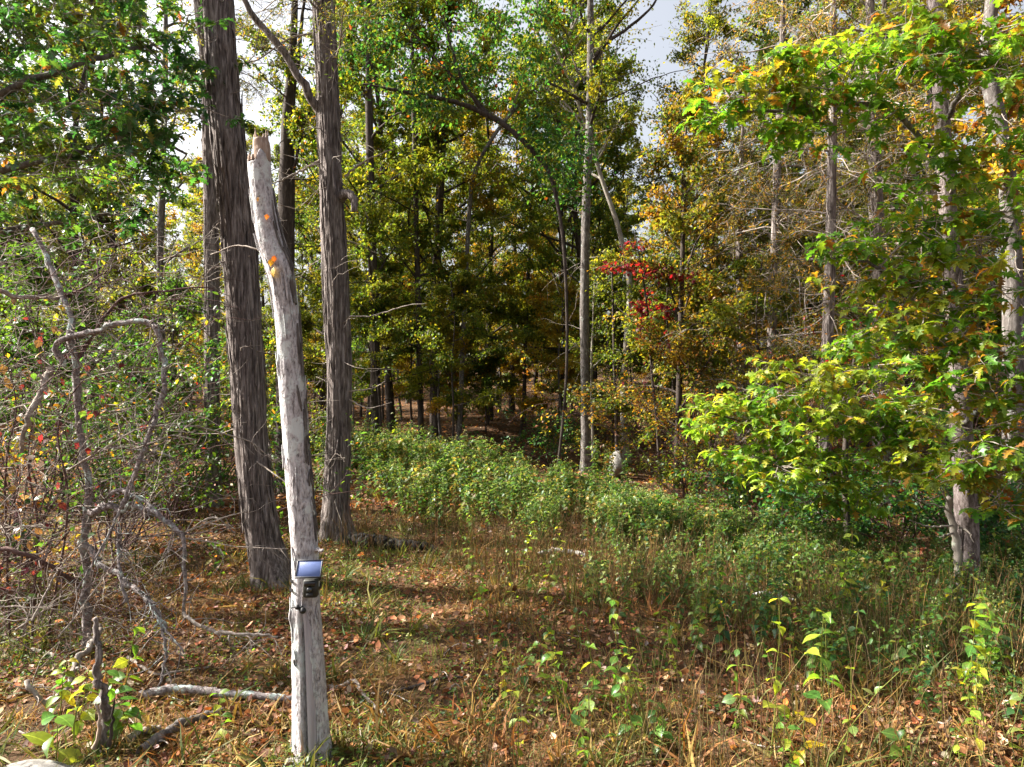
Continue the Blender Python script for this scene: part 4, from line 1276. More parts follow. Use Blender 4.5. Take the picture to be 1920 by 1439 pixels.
mb.build('sensor', plain_mat('grey_sensor', (.03, .03, .03), .5, .3), tc_, cc)
for zz in (.025, -.035):
    mb = MB()
    k = int(np.argmin(np.abs(P[:, 2] - (cc[2] + zz))))
    a = np.linspace(0.55, 2 * np.pi - 0.55, 40)
    ring = np.stack([P[k, 0] + np.sin(a) * (r[k] * 1.13), P[k, 1] - np.cos(a) * (r[k] * 1.13)], -1)
    V = np.concatenate([np.c_[ring, np.full(40, cc[2] + zz - .011)], np.c_[ring, np.full(40, cc[2] + zz + .011)]])
    i = np.arange(39)
    mb.add(V, np.stack([i, i + 1, i + 41, i + 40], -1))
    mb.build('strap', M['black'], tc_, cc)

# black wing-nut like mount below
kc = at(566, 1141, D - 0.105)
tk = thing('mount', 'small black ball mount screwed into the snag below the camera', 'mount', kc)
mb = MB()
tube(mb, [kc + [-.005, .03, 0], kc + [-.005, -.02, 0]], [.013, .013], 14)
mb.build('screw', M['black'], tk, kc)
for nm, dx, dz, s in (('knob', -.024, .012, .017), ('ball', .012, -.010, .022)):
    mb = MB()
    zz = np.linspace(-1, 1, 9)
    Q = np.stack([np.full(9, kc[0] + dx), kc[1] - .02 + zz * s, np.full(9, kc[2] + dz)], -1)
    tube(mb, Q, np.sqrt(np.maximum(0.02, 1 - zz ** 2)) * s, 14, disp=1 + .12 * np.sin(np.arange(14) * np.pi)[None] * np.ones((9, 1)))
    mb.build(nm, M['black'], tk, kc, smooth=True)
mb = MB()
tube(mb, [kc + [-.03, -.02, .014], kc + [-.055, -.02, .012], kc + [-.066, -.018, .004]], [.006, .005, .004], 8)
mb.build('lever', M['black'], tk, kc)

# ================================================================== LEFT: DEAD SHRUB AND ITS TANGLE
D = 6.3
tb = on_ground(160, 6.6)
t = thing('dead_shrub', 'grey lichen crusted dead shrub with one limb arching over and down', 'shrub', tb)
LT, TW, VI = M['lichentwig'], M['twig'], M['vine']
parts = [
    ([(165, 1215, 6.6), (160, 1120, 6.5), (158, 1010, 6.4), (168, 930, 6.4), (150, 840, 6.4), (140, 740, 6.4), (132, 620, 6.4), (112, 545, 6.5), (90, 490, 6.6), (60, 430, 6.7)], .038, .022, LT, 'trunk'),
    ([(120, 690, 6.4), (105, 650, 6.35), (130, 633, 6.3), (165, 628, 6.25), (205, 614, 6.2), (250, 607, 6.2), (283, 607, 6.15), (298, 620, 6.1), (305, 660, 6.1), (308, 705, 6.1), (298, 755, 6.1), (283, 810, 6.05), (266, 865, 6.0), (245, 918, 6.0), (227, 955, 6.0)], .026, .02, LT, 'arched_limb'),
    ([(170, 960, 6.3), (205, 948, 6.2), (228, 957, 6.15), (255, 957, 6.1), (290, 968, 6.0), (318, 990, 6.0), (335, 1005, 5.95), (344, 1030, 5.9), (348, 1070, 5.9), (347, 1110, 5.9), (344, 1150, 5.9)], .03, .012, LT, 'limb'),
    ([(205, 930, 6.2), (225, 922, 6.15), (255, 932, 6.1), (290, 955, 6.05), (320, 985, 6.0), (340, 1008, 5.95)], .018, .012, LT, 'limb'),
    ([(158, 1020, 6.4), (180, 1045, 6.3), (200, 1062, 6.2), (230, 1085, 6.1), (255, 1105, 6.0), (280, 1130, 5.9), (300, 1165, 5.85), (307, 1200, 5.8), (303, 1260, 5.75), (297, 1300, 5.7)], .03, .008, LT, 'limb'),
    ([(225, 955, 6.15), (205, 1005, 6.0), (175, 1060, 5.9), (140, 1115, 5.8)], .013, .006, LT, 'branch'),
    ([(222, 990, 6.1), (224, 1040, 6.0), (228, 1090, 5.9), (238, 1130, 5.85)], .012, .014, LT, 'branch'),
    ([(344, 1150, 5.9), (370, 1172, 5.8), (405, 1188, 5.75), (440, 1193, 5.7), (475, 1194, 5.7), (520, 1196, 5.7)], .016, .009, TW, 'branch'),
    ([(467, 1192, 5.7), (470, 1205, 5.68), (472, 1222, 5.66)], .006, .003, TW, 'branch'),
    ([(258, 1110, 6.0), (285, 1145, 5.9), (305, 1180, 5.8), (335, 1212, 5.7), (345, 1226, 5.7)], .014, .006, LT, 'branch'),
    ([(185, 1175, 6.2), (170, 1210, 5.9), (150, 1238, 5.7), (130, 1285, 5.5), (112, 1303, 5.4), (88, 1314, 5.3), (70, 1305, 5.3), (50, 1276, 5.3)], .026, .018, TW, 'hooked_branch'),
    ([(0, 1030, 6.0), (45, 1040, 6.0), (90, 1060, 6.1), (118, 1080, 6.2), (150, 1100, 6.4)], .018, .022, VI, 'branch'),
    ([(95, 690, 6.2), (75, 740, 6.0), (58, 780, 5.9), (45, 810, 5.9), (40, 850, 5.9)], .03, .016, TW, 'broken_limb'),
    ([(0, 545, 6.2), (30, 555, 6.3), (80, 556, 6.4), (110, 560, 6.5)], .02, .02, TW, 'branch'),
    ([(110, 560, 6.5), (150, 545, 6.5), (185, 520, 6.5), (215, 500, 6.5)], .014, .005, VI, 'branch'),
    ([(140, 690, 6.4), (165, 640, 6.4), (200, 590, 6.4), (245, 560, 6.4), (330, 545, 6.4), (400, 542, 6.4)], .02, .006, VI, 'branch'),
    ([(60, 1165, 5.6), (100, 1085, 5.8), (135, 1040, 5.9), (160, 1015, 6.1)], .009, .005, TW, 'branch'),
    ([(30, 1182, 5.6), (75, 1150, 5.7), (110, 1130, 5.8), (138, 1120, 5.9)], .009, .004, TW, 'branch'),
    ([(110, 1195, 5.6), (150, 1145, 5.7), (190, 1090, 5.8), (225, 1040, 5.9)], .008, .004, TW, 'branch'),
    ([(125, 885, 6.1), (200, 838, 6.0), (260, 805, 6.0), (330, 800, 6.1), (380, 798, 6.2)], .009, .004, TW, 'branch'),
    ([(370, 800, 6.2), (420, 815, 6.4), (470, 830, 6.6), (520, 870, 6.8)], .008, .004, TW, 'branch'),
    ([(235, 848, 6.0), (290, 830, 6.0), (320, 818, 6.0), (370, 826, 6.0)], .008, .004, TW, 'branch'),
    ([(340, 1003, 5.95), (380, 985, 5.9), (430, 968, 5.9), (462, 960, 5.9)], .008, .004, TW, 'branch'),
    ([(345, 1010, 5.95), (390, 1015, 5.9), (440, 1025, 5.8), (540, 1030, 5.7)], .006, .003, TW, 'branch'),
    ([(320, 1015, 5.98), (310, 1050, 5.9), (302, 1075, 5.85)], .007, .003, TW, 'branch'),
    ([(0, 1138, 5.6), (60, 1140, 5.6), (130, 1145, 5.7)], .006, .003, TW, 'branch'),
    ([(0, 992, 6.1), (60, 988, 6.1), (120, 992, 6.2)], .008, .004, TW, 'branch'),
    ([(230, 955, 6.1), (250, 900, 6.2), (270, 860, 6.3), (300, 840, 6.3)], .007, .003, TW, 'branch'),
]
for q, (pts, r0, r1, mat, nm) in enumerate(parts):
    pp = [at(*p) for p in pts]
    if nm == 'trunk':
        pp[0] = tb - np.array([0, 0, .05])
    branch_part(t, pp, r0, r1, mat, nm, max(12, 4 * len(pp)), 9 if r0 > .015 else 6, 200 + q, 0.28 if mat is LT else 0.15)
    rg = np.random.default_rng(2200 + q)
    Qs, Rs = smooth_path(pp, np.linspace(r0, r1, len(pp)), 40)
    mb = MB()
    for _ in range(5 + 3 * len(pp)):
        k = int(rg.integers(2, 38))
        dd = (Qs[k + 1] - Qs[k]) / max(1e-6, np.linalg.norm(Qs[k + 1] - Qs[k])) * .6 + rg.normal(0, .7, 3)
        if rg.random() < .35:
            tube(mb, limb_path(rg, Qs[k], dd, rg.uniform(.03, .08), 3, .2), [Rs[k] * .6, Rs[k] * .5, Rs[k] * .35], 6)
        else:
            tube(mb, limb_path(rg, Qs[k], dd, rg.uniform(.1, .45), 6, .35), np.linspace(min(.005, Rs[k] * .6), .0015, 6), 4, cap=False)
    tag(mb.build('twigs', mat, t, tb), kind='stuff')
rng = np.random.default_rng(210)
for nm, mt, cnt in (('twigs', M['vine'], 900), ('twigs', M['twig'], 620)):
    mb = MB()
    for q in range(cnt):
        px, py = rng.uniform(-40, 350), rng.uniform(440, 1200)
        if py > 900 and px > 270 and rng.random() < .6:
            continue
        p0 = at(px, py, rng.uniform(5.7, 7.6))
        a = rng.uniform(0, 6.28)
        d_ = np.array([math.cos(a), math.sin(a) * .6, rng.normal(-.1, .55)])
        Q = limb_path(rng, p0, d_, rng.uniform(.2, .6) + rng.random() ** 4, 8, .36, rng.choice([-.1, 0.05]))
        tube(mb, Q, np.linspace(rng.uniform(.002, .0055), .0015, 8), 4, cap=False)
    tag(mb.build(nm, mt, t, tb), kind='stuff')

# leaves of a creeper caught in the dead shrub, red and green
tv = thing('creeper', 'creeper with wine red and yellow leaves climbing the dead shrub', 'vine', on_ground(60, 6.9))
vb = np.array(tv.location)
vst = [[(60, 1180, 6.9), (70, 1000, 6.6), (50, 850, 6.5), (80, 700, 6.4), (40, 560, 6.4)], [(90, 1180, 6.9), (130, 950, 6.3), (110, 800, 6.3), (170, 700, 6.3), (220, 640, 6.3)], [(20, 1180, 6.9), (10, 900, 6.4), (30, 760, 6.3), (0, 640, 6.3)]]
Pv = []
for q, pts in enumerate(vst):
    pp = [at(*p) for p in pts]
    pp[0][2] = float(gz(pp[0][0], pp[0][1]))
    branch_part(tv, pp, .012, .004, M['vine'], 'stem', 24, 6, 260 + q)
    Pv.append(smooth_path(pp, np.ones(len(pp)), 40)[0])
Pv = np.concatenate(Pv)
for q in range(290):
    p = Pv[rng.integers(len(Pv))] + rng.normal(0, 1, 3) * np.array([.3, .3, .22])
    if p[2] < .5:
        continue
    c = pal(rng, 1, [((.11, .012, .026), 1.2), ((.07, .012, .02), 3), ((.20, .05, .02), .6), ((.28, .20, .02), 1.5), ((.05, .10, .02), 4), ((.09, .05, .03), 4)], .25)[0]
    place_leaf(tv, vb, p, leaf_frames(rng, 1, -.6, .5, .6)[0], rng.uniform(.05, .11), 'egg', EGG, M['leaf_piece'], c)

# dead stump stem in the lower left
tb = on_ground(196, 4.75)
t = thing('dead_stump', 'thin split dead stump standing among yellow green leaves at lower left', 'stump', tb)
branch_part(t, [tb - np.array([0, 0, .05]), at(193, 1370, 4.72), at(190, 1300, 4.7), at(186, 1230, 4.7), at(178, 1160, 4.72)], .036, .014, M['cedar'], 'trunk', 30, 16, 270, .3)
branch_part(t, [at(176, 1405, 4.66), at(184, 1360, 4.64), at(178, 1320, 4.63)], .018, .006, M['heart'], 'splinter', 10, 7, 271)
branch_part(t, [at(206, 1400, 4.66), at(212, 1350, 4.64), at(214, 1310, 4.63)], .014, .005, M['dark'], 'splinter', 10, 7, 272)


# shrubs of the left and right banks: leafy, mixed colours
def leafy_shrub(name, label, px, d, h, w, n, palette, seed, leaf=.08, group='shrubs along the wood edge', tmpl=RHOMB, bark='vine'):
    rng = np.random.default_rng(seed)
    b = on_ground(px, d)
    t = thing(name, label, 'shrub', b, group)
    wood, lv = MB(), MB()
    segs = []
    for k in range(16):
        a = rng.uniform(0, 6.28)
        e = rng.uniform(.5, 1.4)
        Q = limb_path(rng, b + rng.normal(0, .1, 3) * [1, 1, 0], [math.cos(a) * math.cos(e) * w / h * 1.6, math.sin(a) * math.cos(e) * w / h * 1.6, math.sin(e)], h * rng.uniform(.6, 1.15), 8, .18, -.02)
        tube(wood, Q, np.linspace(.016, .004, 8), 5, cap=False)
        for s in range(7):
            m = int(rng.integers(2, 8))
            dd = Q[m] - Q[m - 1]
            S = limb_path(rng, Q[m], dd / np.linalg.norm(dd) + rng.normal(0, .7, 3), h * rng.uniform(.15, .4), 5, .25, -.05)
            tube(wood, S, np.linspace(.005, .002, 5), 3, cap=False)
            segs.append(S)
    segs = np.array(segs)
    wgt = rng.gamma(1.0, 1.0, len(segs)) + .1
    k = rng.choice(len(segs), n, p=wgt / wgt.sum())
    u = rng.uniform(.5, 3.999, n)
    a = np.floor(u).astype(int)
    f = (u - a)[:, None]
    pts = segs[k, a] * (1 - f) + segs[k, a + 1] * f + rng.normal(0, .06, (n, 3))
    leaf_mass(lv, pts, leaf_frames(rng, n, -.35, .45, .55), leaf * 1.1 * rng.uniform(.6, 1.3, n), tmpl, pal(rng, n, palette))
    tag(wood.build('branches', M[bark], t, b), kind='stuff')
    tag(lv.build('foliage', M['leaf'], t, b), kind='stuff')
    return t


MIX = GREEN + YGREEN[:2] + [((.22, .19, .02), 1.5), ((.28, .10, .02), .8), ((.16, .02, .025), .4)]
for q, a in enumerate([
    ('mixed green and gold shrub behind the arching dead limb', 215, 10.5, 3.6, 1.4, 3600, MIX, .085),
    ('tall leafy shrub with dark green leaves at the left edge', 40, 9.4, 4.2, 1.5, 4600, DKGREEN + GREEN, .09),
    ('bushy green shrub in front of the thin shredded cedar', 330, 12.5, 3.8, 1.5, 4200, GREEN + DKGREEN, .08),
    ('brown leaved shrub at the left edge behind the creeper', -40, 8.2, 2.6, 1.0, 1800, ORANGE + DKGREEN, .075),
    ('low dark shrub left of the thin shredded cedar', 280, 13.5, 2.0, 1.2, 2200, GREEN, .08),
    ('leafy shrub in the gap between the thin cedar and the thick cedar', 415, 17.0, 4.0, 1.6, 3600, YGREEN, .085),
    ('green and gold shrub between the two big cedars', 570, 19.0, 3.6, 1.6, 3400, YGREEN, .085),
    ('yellow leaved shrub leaning by the boulder', 1128, 21.0, 1.9, 1.0, 1800, YGREEN + YELLOW, .08),
    ('dark green shrub in shade at left of the lichen grey tree', 1040, 21.5, 2.4, 1.2, 2400, DKGREEN, .08),
    ('low green gold shrub right of the boulder', 1290, 15.0, 2.1, 1.0, 2200, YGREEN, .075),
    ('brown twiggy shrub tangle below the cedars', 1370, 15.0, 3.6, 1.5, 3000, OLIVE + ORANGE, .06),
    ('red flecked brown tangle behind the oak sapling', 1500, 13.5, 3.6, 1.5, 3000, OLIVE + ORANGE + RED[:1], .06),
    ('dark shaded shrub behind the oak sapling stem', 1530, 11.8, 1.5, 1.2, 3000, DKGREEN, .08),
    ('dark shaded shrub between the oak sapling and the twin stemmed oak', 1690, 10.8, 1.7, 1.3, 3400, DKGREEN, .08),
    ('dark green shrub behind the foot of the twin stemmed oak', 1800, 10.2, 1.7, 1.2, 3200, DKGREEN, .08),
    ('dark green shrub in the shade at the right edge', 1910, 9.0, 1.6, 1.1, 2800, DKGREEN, .08),
    ('shaded green shrub in front of the dark wood edge stems', 1420, 12.5, 1.3, 1.1, 2600, DKGREEN + GREEN, .075),
    ('golden brown shrub high in the thicket beside the red maple', 1300, 16.5, 4.6, 1.6, 3600, ORANGE + OLIVE, .07),
    ('orange tinted shrub behind the twin stemmed oak', 1850, 12.5, 5.0, 1.8, 4200, ORANGE + YELLOW, .09),
]):
    lab, px, d, h, w, n, pl, lf = a
    leafy_shrub('shrub', lab, px, d, h, w, n, pl, 600 + q, lf)

# ================================================================== GROUND LITTER, LOGS, ROCKS
def log_thing(name, label, cat, pts, r0, r1, mat, seed, sides=14, lift=0.7, group=None, rough=.14):
    pp = []
    for (px, d, dz) in pts:
        p = on_ground(px, d)
        p[2] += dz + r0 * lift
        pp.append(p)
    rng = np.random.default_rng(seed)
    n = 10 * len(pp)
    P, r = smooth_path(pp, np.linspace(r0, r1, len(pp)), n)
    P[1:-1] += rng.normal(0, r0 * .12, (n - 2, 3))
    mb = MB()
    tube(mb, P, r, sides, disp=1 + rough * 2 * (ring_noise(rng, n, sides, max(3, sides // 2), n / 3) - .5))
    base = np.array(pp[len(pp) // 2])
    o = mb.build(name, mat, None, base, True)
    return tag(o, label, cat, group)


def dist_of(py, z=0.0):
    return (CAM_Z - z) * FPX / (py - 720.0)


log_thing('fallen_log', 'long pale fallen branch lying left of the snag foot', 'log', [(262, dist_of(1322), 0), (330, dist_of(1314), .02), (420, dist_of(1318), 0), (500, dist_of(1322), 0), (548, dist_of(1326), 0)], .034, .024, M['lichentwig'], 401, lift=1.6)
log_thing('fallen_log', 'stout short log with grey bark at lower left', 'log', [(262, dist_of(1425), 0), (330, dist_of(1385), .03), (380, dist_of(1362), .02), (420, dist_of(1345), 0)], .036, .024, M['grey'], 402)
log_thing('fallen_log', 'crumbling pale log near the left rock', 'log', [(232, dist_of(1405), 0), (262, dist_of(1388), .01), (300, dist_of(1378), 0)], .03, .02, M['twig'], 403)
log_thing('fallen_branch', 'bent bare branch on the ground right of the snag', 'branch', [(612, dist_of(1293), 0), (636, dist_of(1296), .01), (664, dist_of(1288), .03), (680, dist_of(1308), .01), (704, dist_of(1330), 0), (730, dist_of(1352), 0)], .02, .012, M['twig'], 404)
log_thing('fallen_branch', 'dark slanting branch half buried right of the bent branch', 'branch', [(705, dist_of(1305), -.01), (770, dist_of(1297), .01), (830, dist_of(1283), .02), (880, dist_of(1278), 0)], .016, .01, M['dark'], 405)
log_thing('charred_log', 'black rotting log lying in front of the second cedar', 'log', [(655, 11.0, .02), (700, 10.75, .08), (740, 10.6, .05), (775, 10.5, .06), (820, 10.4, .02)], .11, .055, M['char'], 406, 18, .5, None, .13)
log_thing('fallen_log', 'pale lichen covered log beyond the mown grass at centre', 'log', [(1010, 10.1, 0), (1040, 10.2, .03), (1075, 10.15, .02), (1100, 10.0, 0)], .05, .035, M['rock'], 407, 14, .5)
log_thing('fallen_branch', 'bright white weathered stick among the stems at right', 'branch', [(1412, 8.1, .06), (1436, 8.05, .1), (1460, 8.0, .07), (1490, 7.9, .05)], .02, .012, M['snag'], 408)
log_thing('fallen_branch', 'thin pale branch lying left of the long fallen branch', 'branch', [(240, dist_of(1245), .05), (290, dist_of(1275), .03), (330, dist_of(1268), .02), (392, dist_of(1258), .02)], .014, .008, M['twig'], 409)
log_thing('fallen_branch', 'mossy fallen branch crossing the litter at far left', 'branch', [(60, dist_of(1222), .02), (90, dist_of(1232), .03), (115, dist_of(1238), .0)], .018, .012, M['twig'], 410)
rng = np.random.default_rng(420)
for q in range(26):
    px, py = rng.uniform(20, 1900), rng.uniform(1080, 1430)
    d = dist_of(py)
    dx = rng.normal(0, 55)
    log_thing('fallen_twig', 'thin bare twig lying in the grass and leaf litter', 'twig', [(px, d, .02), (px + dx * .5, d + rng.normal(0, .12), .04), (px + dx, d + rng.normal(0, .25), .02)], .007, .003, M['twig'], 430 + q, 6, .7, 'twigs in the litter')


def rock(label, c, s, seed, group=None, name='rock', flat=.0):
    rng = np.random.default_rng(seed)
    n, m = 26, 36
    th = np.linspace(0, np.pi, n)
    ph = np.arange(m) * 2 * np.pi / m
    d = np.stack([np.sin(th)[:, None] * np.cos(ph), np.sin(th)[:, None] * np.sin(ph), np.cos(th)[:, None] * np.ones(m)], -1)
    rr = np.ones((n, m))
    for _ in range(16):
        nv = rng.normal(0, 1, 3)
        nv /= np.linalg.norm(nv)
        k = rng.uniform(.62, .95)
        dt = d @ nv
        rr = np.minimum(rr, np.where(dt > 1e-3, k / np.maximum(dt, 1e-3), 9))
    rr = rr * (1 + .05 * (ring_noise(rng, n, m, 12, 9) - .5))
    V = d * rr[..., None] * np.array(s) + c
    i = (np.arange(n - 1)[:, None] * m)
    j = np.arange(m)[None]
    k = (j + 1) % m
    mb = MB()
    mb.add(V.reshape(-1, 3), np.stack([i + j, i + m + j, i + m + k, i + k], -1).reshape(-1, 4))
    return tag(mb.build(name, M['rock'], None, c, False), label, 'rock', group)


c = on_ground(1142, 20.3)
rock('pale rounded boulder at the wood edge behind the thin dark sapling', c + np.array([.08, -1.2, .32]), (.29, .36, .42), 441, name='boulder')
c = on_ground(70, 4.45)
rock('large flat topped pinkish rock in the bottom left corner', c + np.array([0, -.08, -.05]), (.34, .26, .15), 442)
c = on_ground(552, 4.55)
rock('grey rock at the left foot of the bleached snag', c + np.array([0, 0, -.01]), (.11, .1, .07), 443)
c = on_ground(624, 4.6)
rock('small pale stone at the right foot of the bleached snag', c + np.array([0, 0, .0]), (.04, .04, .03), 444)

# leaf litter
rng = np.random.default_rng(450)


def scatter(n, d0, d1, m0=-0.80, m1=0.80, power=1.0):
    d = d0 + (d1 - d0) * rng.random(n) ** power
    x = d * rng.uniform(m0, m1, n)
    return x, d


CURL = (np.array([(0, 0, .12), (.3, .25, .02), (.34, .6, .10), (0, 1, .18), (-.34, .62, .14), (-.3, .25, .0), (0, .5, -.04)], float), np.array([(0, 1, 6), (1, 2, 6), (2, 3, 6), (3, 4, 6), (4, 5, 6), (5, 0, 6)]))
mb = MB()
x, y = scatter(66000, 3.4, 15, power=1.1)
keep = vnoise(x, y, .9, 31) * .75 + vnoise(x, y, .25, 32) * .5 > rng.uniform(.2, .85, len(x))
x, y = x[keep], y[keep]
n = len(x)
P = np.stack([x, y, gz(x, y) + rng.uniform(.005, .05, n)], -1)
leaf_mass(mb, P, leaf_frames(rng, n, 0, .35, .45), rng.uniform(.025, .075, n) * (1 + .5 * (rng.random(n) < .08)), CURL, pal(rng, n, DRYLEAF, .28))
x, y = scatter(46000, 14, 60, -.82, .82, 1.5)
n = len(x)
P = np.stack([x, y, gz(x, y) + rng.uniform(.01, .06, n)], -1)
leaf_mass(mb, P, leaf_frames(rng, n, 0, .3, .4), rng.uniform(.08, .17, n), RHOMB, pal(rng, n, DRYLEAF + [((.42, .16, .03), 6)], .25))
tag(mb.build('leaf_litter', M['dry'], None), 'brown and orange fallen leaves covering the ground', kind='stuff')

# single bright fallen leaves
for (px, py, c, s, lab) in [(672, 1046, (.46, .13, .015), .11, 'bright orange fallen leaf in front of the black log'), (707, 1062, (.40, .03, .05), .10, 'crimson pink fallen leaf near the black log'), (695, 1366, (.46, .09, .02), .055, 'small bright orange leaf on the grass right of the snag foot'), (100, 1180, (.42, .12, .02), .10, 'rusty orange fallen leaf under the dead shrub')]:
    d = dist_of(py)
    p = on_ground(px, d) + np.array([0, 0, .07])
    mb = MB()
    leaf_mass(mb, p[None], leaf_frames(rng, 1, .1, .1, .2), [s], MAPLE, np.array([c]))
    tag(mb.build('fallen_leaf', M['dry'], None, p), lab, 'leaf', 'single bright fallen leaves')

# grass: golden tufts and low green blades
mb = MB()
BLADE = (np.array([(-.024, 0, 0), (.024, 0, 0), (-.02, .5, .02), (.02, .5, .02), (0, 1, -.22)], float), [np.array([(0, 1, 3, 2)]), np.array([(2, 3, 4)])])
nt = 9200
tx, ty = scatter(nt, 3.3, 13.5, power=1.15)
g = vnoise(tx, ty, 1.6, 41) * .7 + vnoise(tx, ty, .5, 42) * .45
sel = g > rng.uniform(.25, .8, nt)
tx, ty = tx[sel], ty[sel]
per = 15
x = np.repeat(tx, per) + rng.normal(0, .055, len(tx) * per)
y = np.repeat(ty, per) + rng.normal(0, .055, len(tx) * per)
n = len(x)
h = np.repeat(rng.uniform(.07, .2, len(tx)) * (1 + 1.1 * (rng.random(len(tx)) < .15)), per) * rng.uniform(.5, 1.2, n)
P = np.stack([x, y, gz(x, y) - .005], -1)
gm = vnoise(tx, ty, 1.1, 44) * .7 + vnoise(tx, ty, .35, 45) * .3 > .56
tone = np.where(gm[:, None], pal(rng, len(tx), GREEN + [((.14, .17, .03), 4)], .2), pal(rng, len(tx), STRAW, .2))
C = np.repeat(tone, per, 0) * .75 + pal(rng, n, STRAW, .2) * .25
leaf_mass(mb, P, leaf_frames(rng, n, np.where(rng.random(n) < .5, .85, .3), .35, .6), h, BLADE, C)
x, y = scatter(32000, 3.3, 14, power=1.15)
n = len(x)
P = np.stack([x, y, gz(x, y) - .003], -1)
leaf_mass(mb, P, leaf_frames(rng, n, .6, .45, .6), rng.uniform(.04, .14, n), BLADE, pal(rng, n, STRAW + [((.07, .12, .02), 5)], .25))
tag(mb.build('grass', M['grass'], None), 'dry golden grass tufts over the clearing', kind='stuff')
mb = MB()
for (bx, by, br) in [(pq[0], pq[1], q) for pq, q in ((on_ground(585, 4.69), .15), (on_ground(514, 8.8), .32), (on_ground(632, 11.4), .32), (on_ground(1812, 7.9), .2), (on_ground(196, 4.75), .08), (on_ground(160, 6.6), .1), (on_ground(1588, 10.2), .1))]:
    n = int(900 * br) + 60
    a = rng.uniform(0, 6.28, n)
    q = br * (.75 + .6 * rng.random(n))
    P_ = np.stack([bx + np.cos(a) * q, by + np.sin(a) * q, np.zeros(n)], -1)
    P_[:, 2] = gz(P_[:, 0], P_[:, 1])
    leaf_mass(mb, P_, leaf_frames(rng, n, .95, .4, .5), rng.uniform(.06, .2, n), BLADE, pal(rng, n, STRAW + GREEN, .25))
tag(mb.build('grass', M['grass'], None), 'grass fringing the feet of the trunks', kind='stuff')
# low green ground cover in patches
mb = MB()
x, y = scatter(50000, 3.3, 13, power=1.1)
keep = vnoise(x, y, 1.0, 61) * .65 + vnoise(x, y, .3, 62) * .4 > rng.uniform(.5, .78, len(x))
x, y = x[keep], y[keep]
n = len(x)
leaf_mass(mb, np.stack([x, y, gz(x, y) + rng.uniform(.02, .09, n)], -1), leaf_frames(rng, n, 0, .4, .5), rng.uniform(.018, .05, n), OVAL, pal(rng, n, GREEN + [((.12, .17, .03), 4), ((.22, .22, .04), 2)], .25))
tag(mb.build('ground_cover', M['herb'], None), 'small green creeping leaves in the grass', kind='stuff')

# tall dry stalks, dark and pale, along the front of the herb patch
STALK = [((.30, .215, .10), 3), ((.19, .13, .065), 4), ((.12, .085, .045), 4), ((.13, .14, .04), 2.5), ((.24, .12, .05), 1.5)]
mb = MB()


def patch_front(px):
    return np.interp(px, [560, 700, 900, 1100, 1300, 1500, 1700, 1920], [11.8, 11.0, 10.4, 9.6, 8.6, 8.0, 7.4, 7.0])


def patch_back(px):
    return np.interp(px, [560, 660, 860, 1080, 1250, 1400, 1600, 1920], [25, 24, 19.5, 14.0, 11.8, 10.6, 9.6, 8.8])


n = 4600
px = np.where(rng.random(n) < .4, rng.uniform(640, 1330, n), rng.uniform(560, 1930, n))
f0, b0 = patch_front(px), patch_back(px)
d = f0 - 1.2 + (b0 - f0 + 1.2) * rng.random(n) ** 1.8
loose = rng.random(n) < .24
px = np.where(loose, rng.uniform(880, 1930, n), px)
d = np.where(loose, rng.uniform(3.6, 9.5, n), d)
for a, q in zip(px, d):
    p = on_ground(a, q)
    hgt = rng.uniform(.2, .6) + .4 * rng.random() ** 3
    Q = limb_path(rng, p, [rng.normal(0, .2), rng.normal(0, .2), 1], hgt, 4, .09)
    tube(mb, Q, np.linspace(.0035, .0015, 4), 3, tuple(pal(rng, 1, STALK, .25)[0]), cap=False)
    if rng.random() < .5:
        S = limb_path(rng, Q[2], [rng.normal(0, .6), rng.normal(0, .6), .8], hgt * .3, 3, .1)
        tube(mb, S, [.002, .0015, .001], 3, tuple(pal(rng, 1, STRAW, .2)[0]), cap=False)
tag(mb.build('dry_stalks', M['grass'], None), 'dry brown stalks among the herbs', kind='stuff')

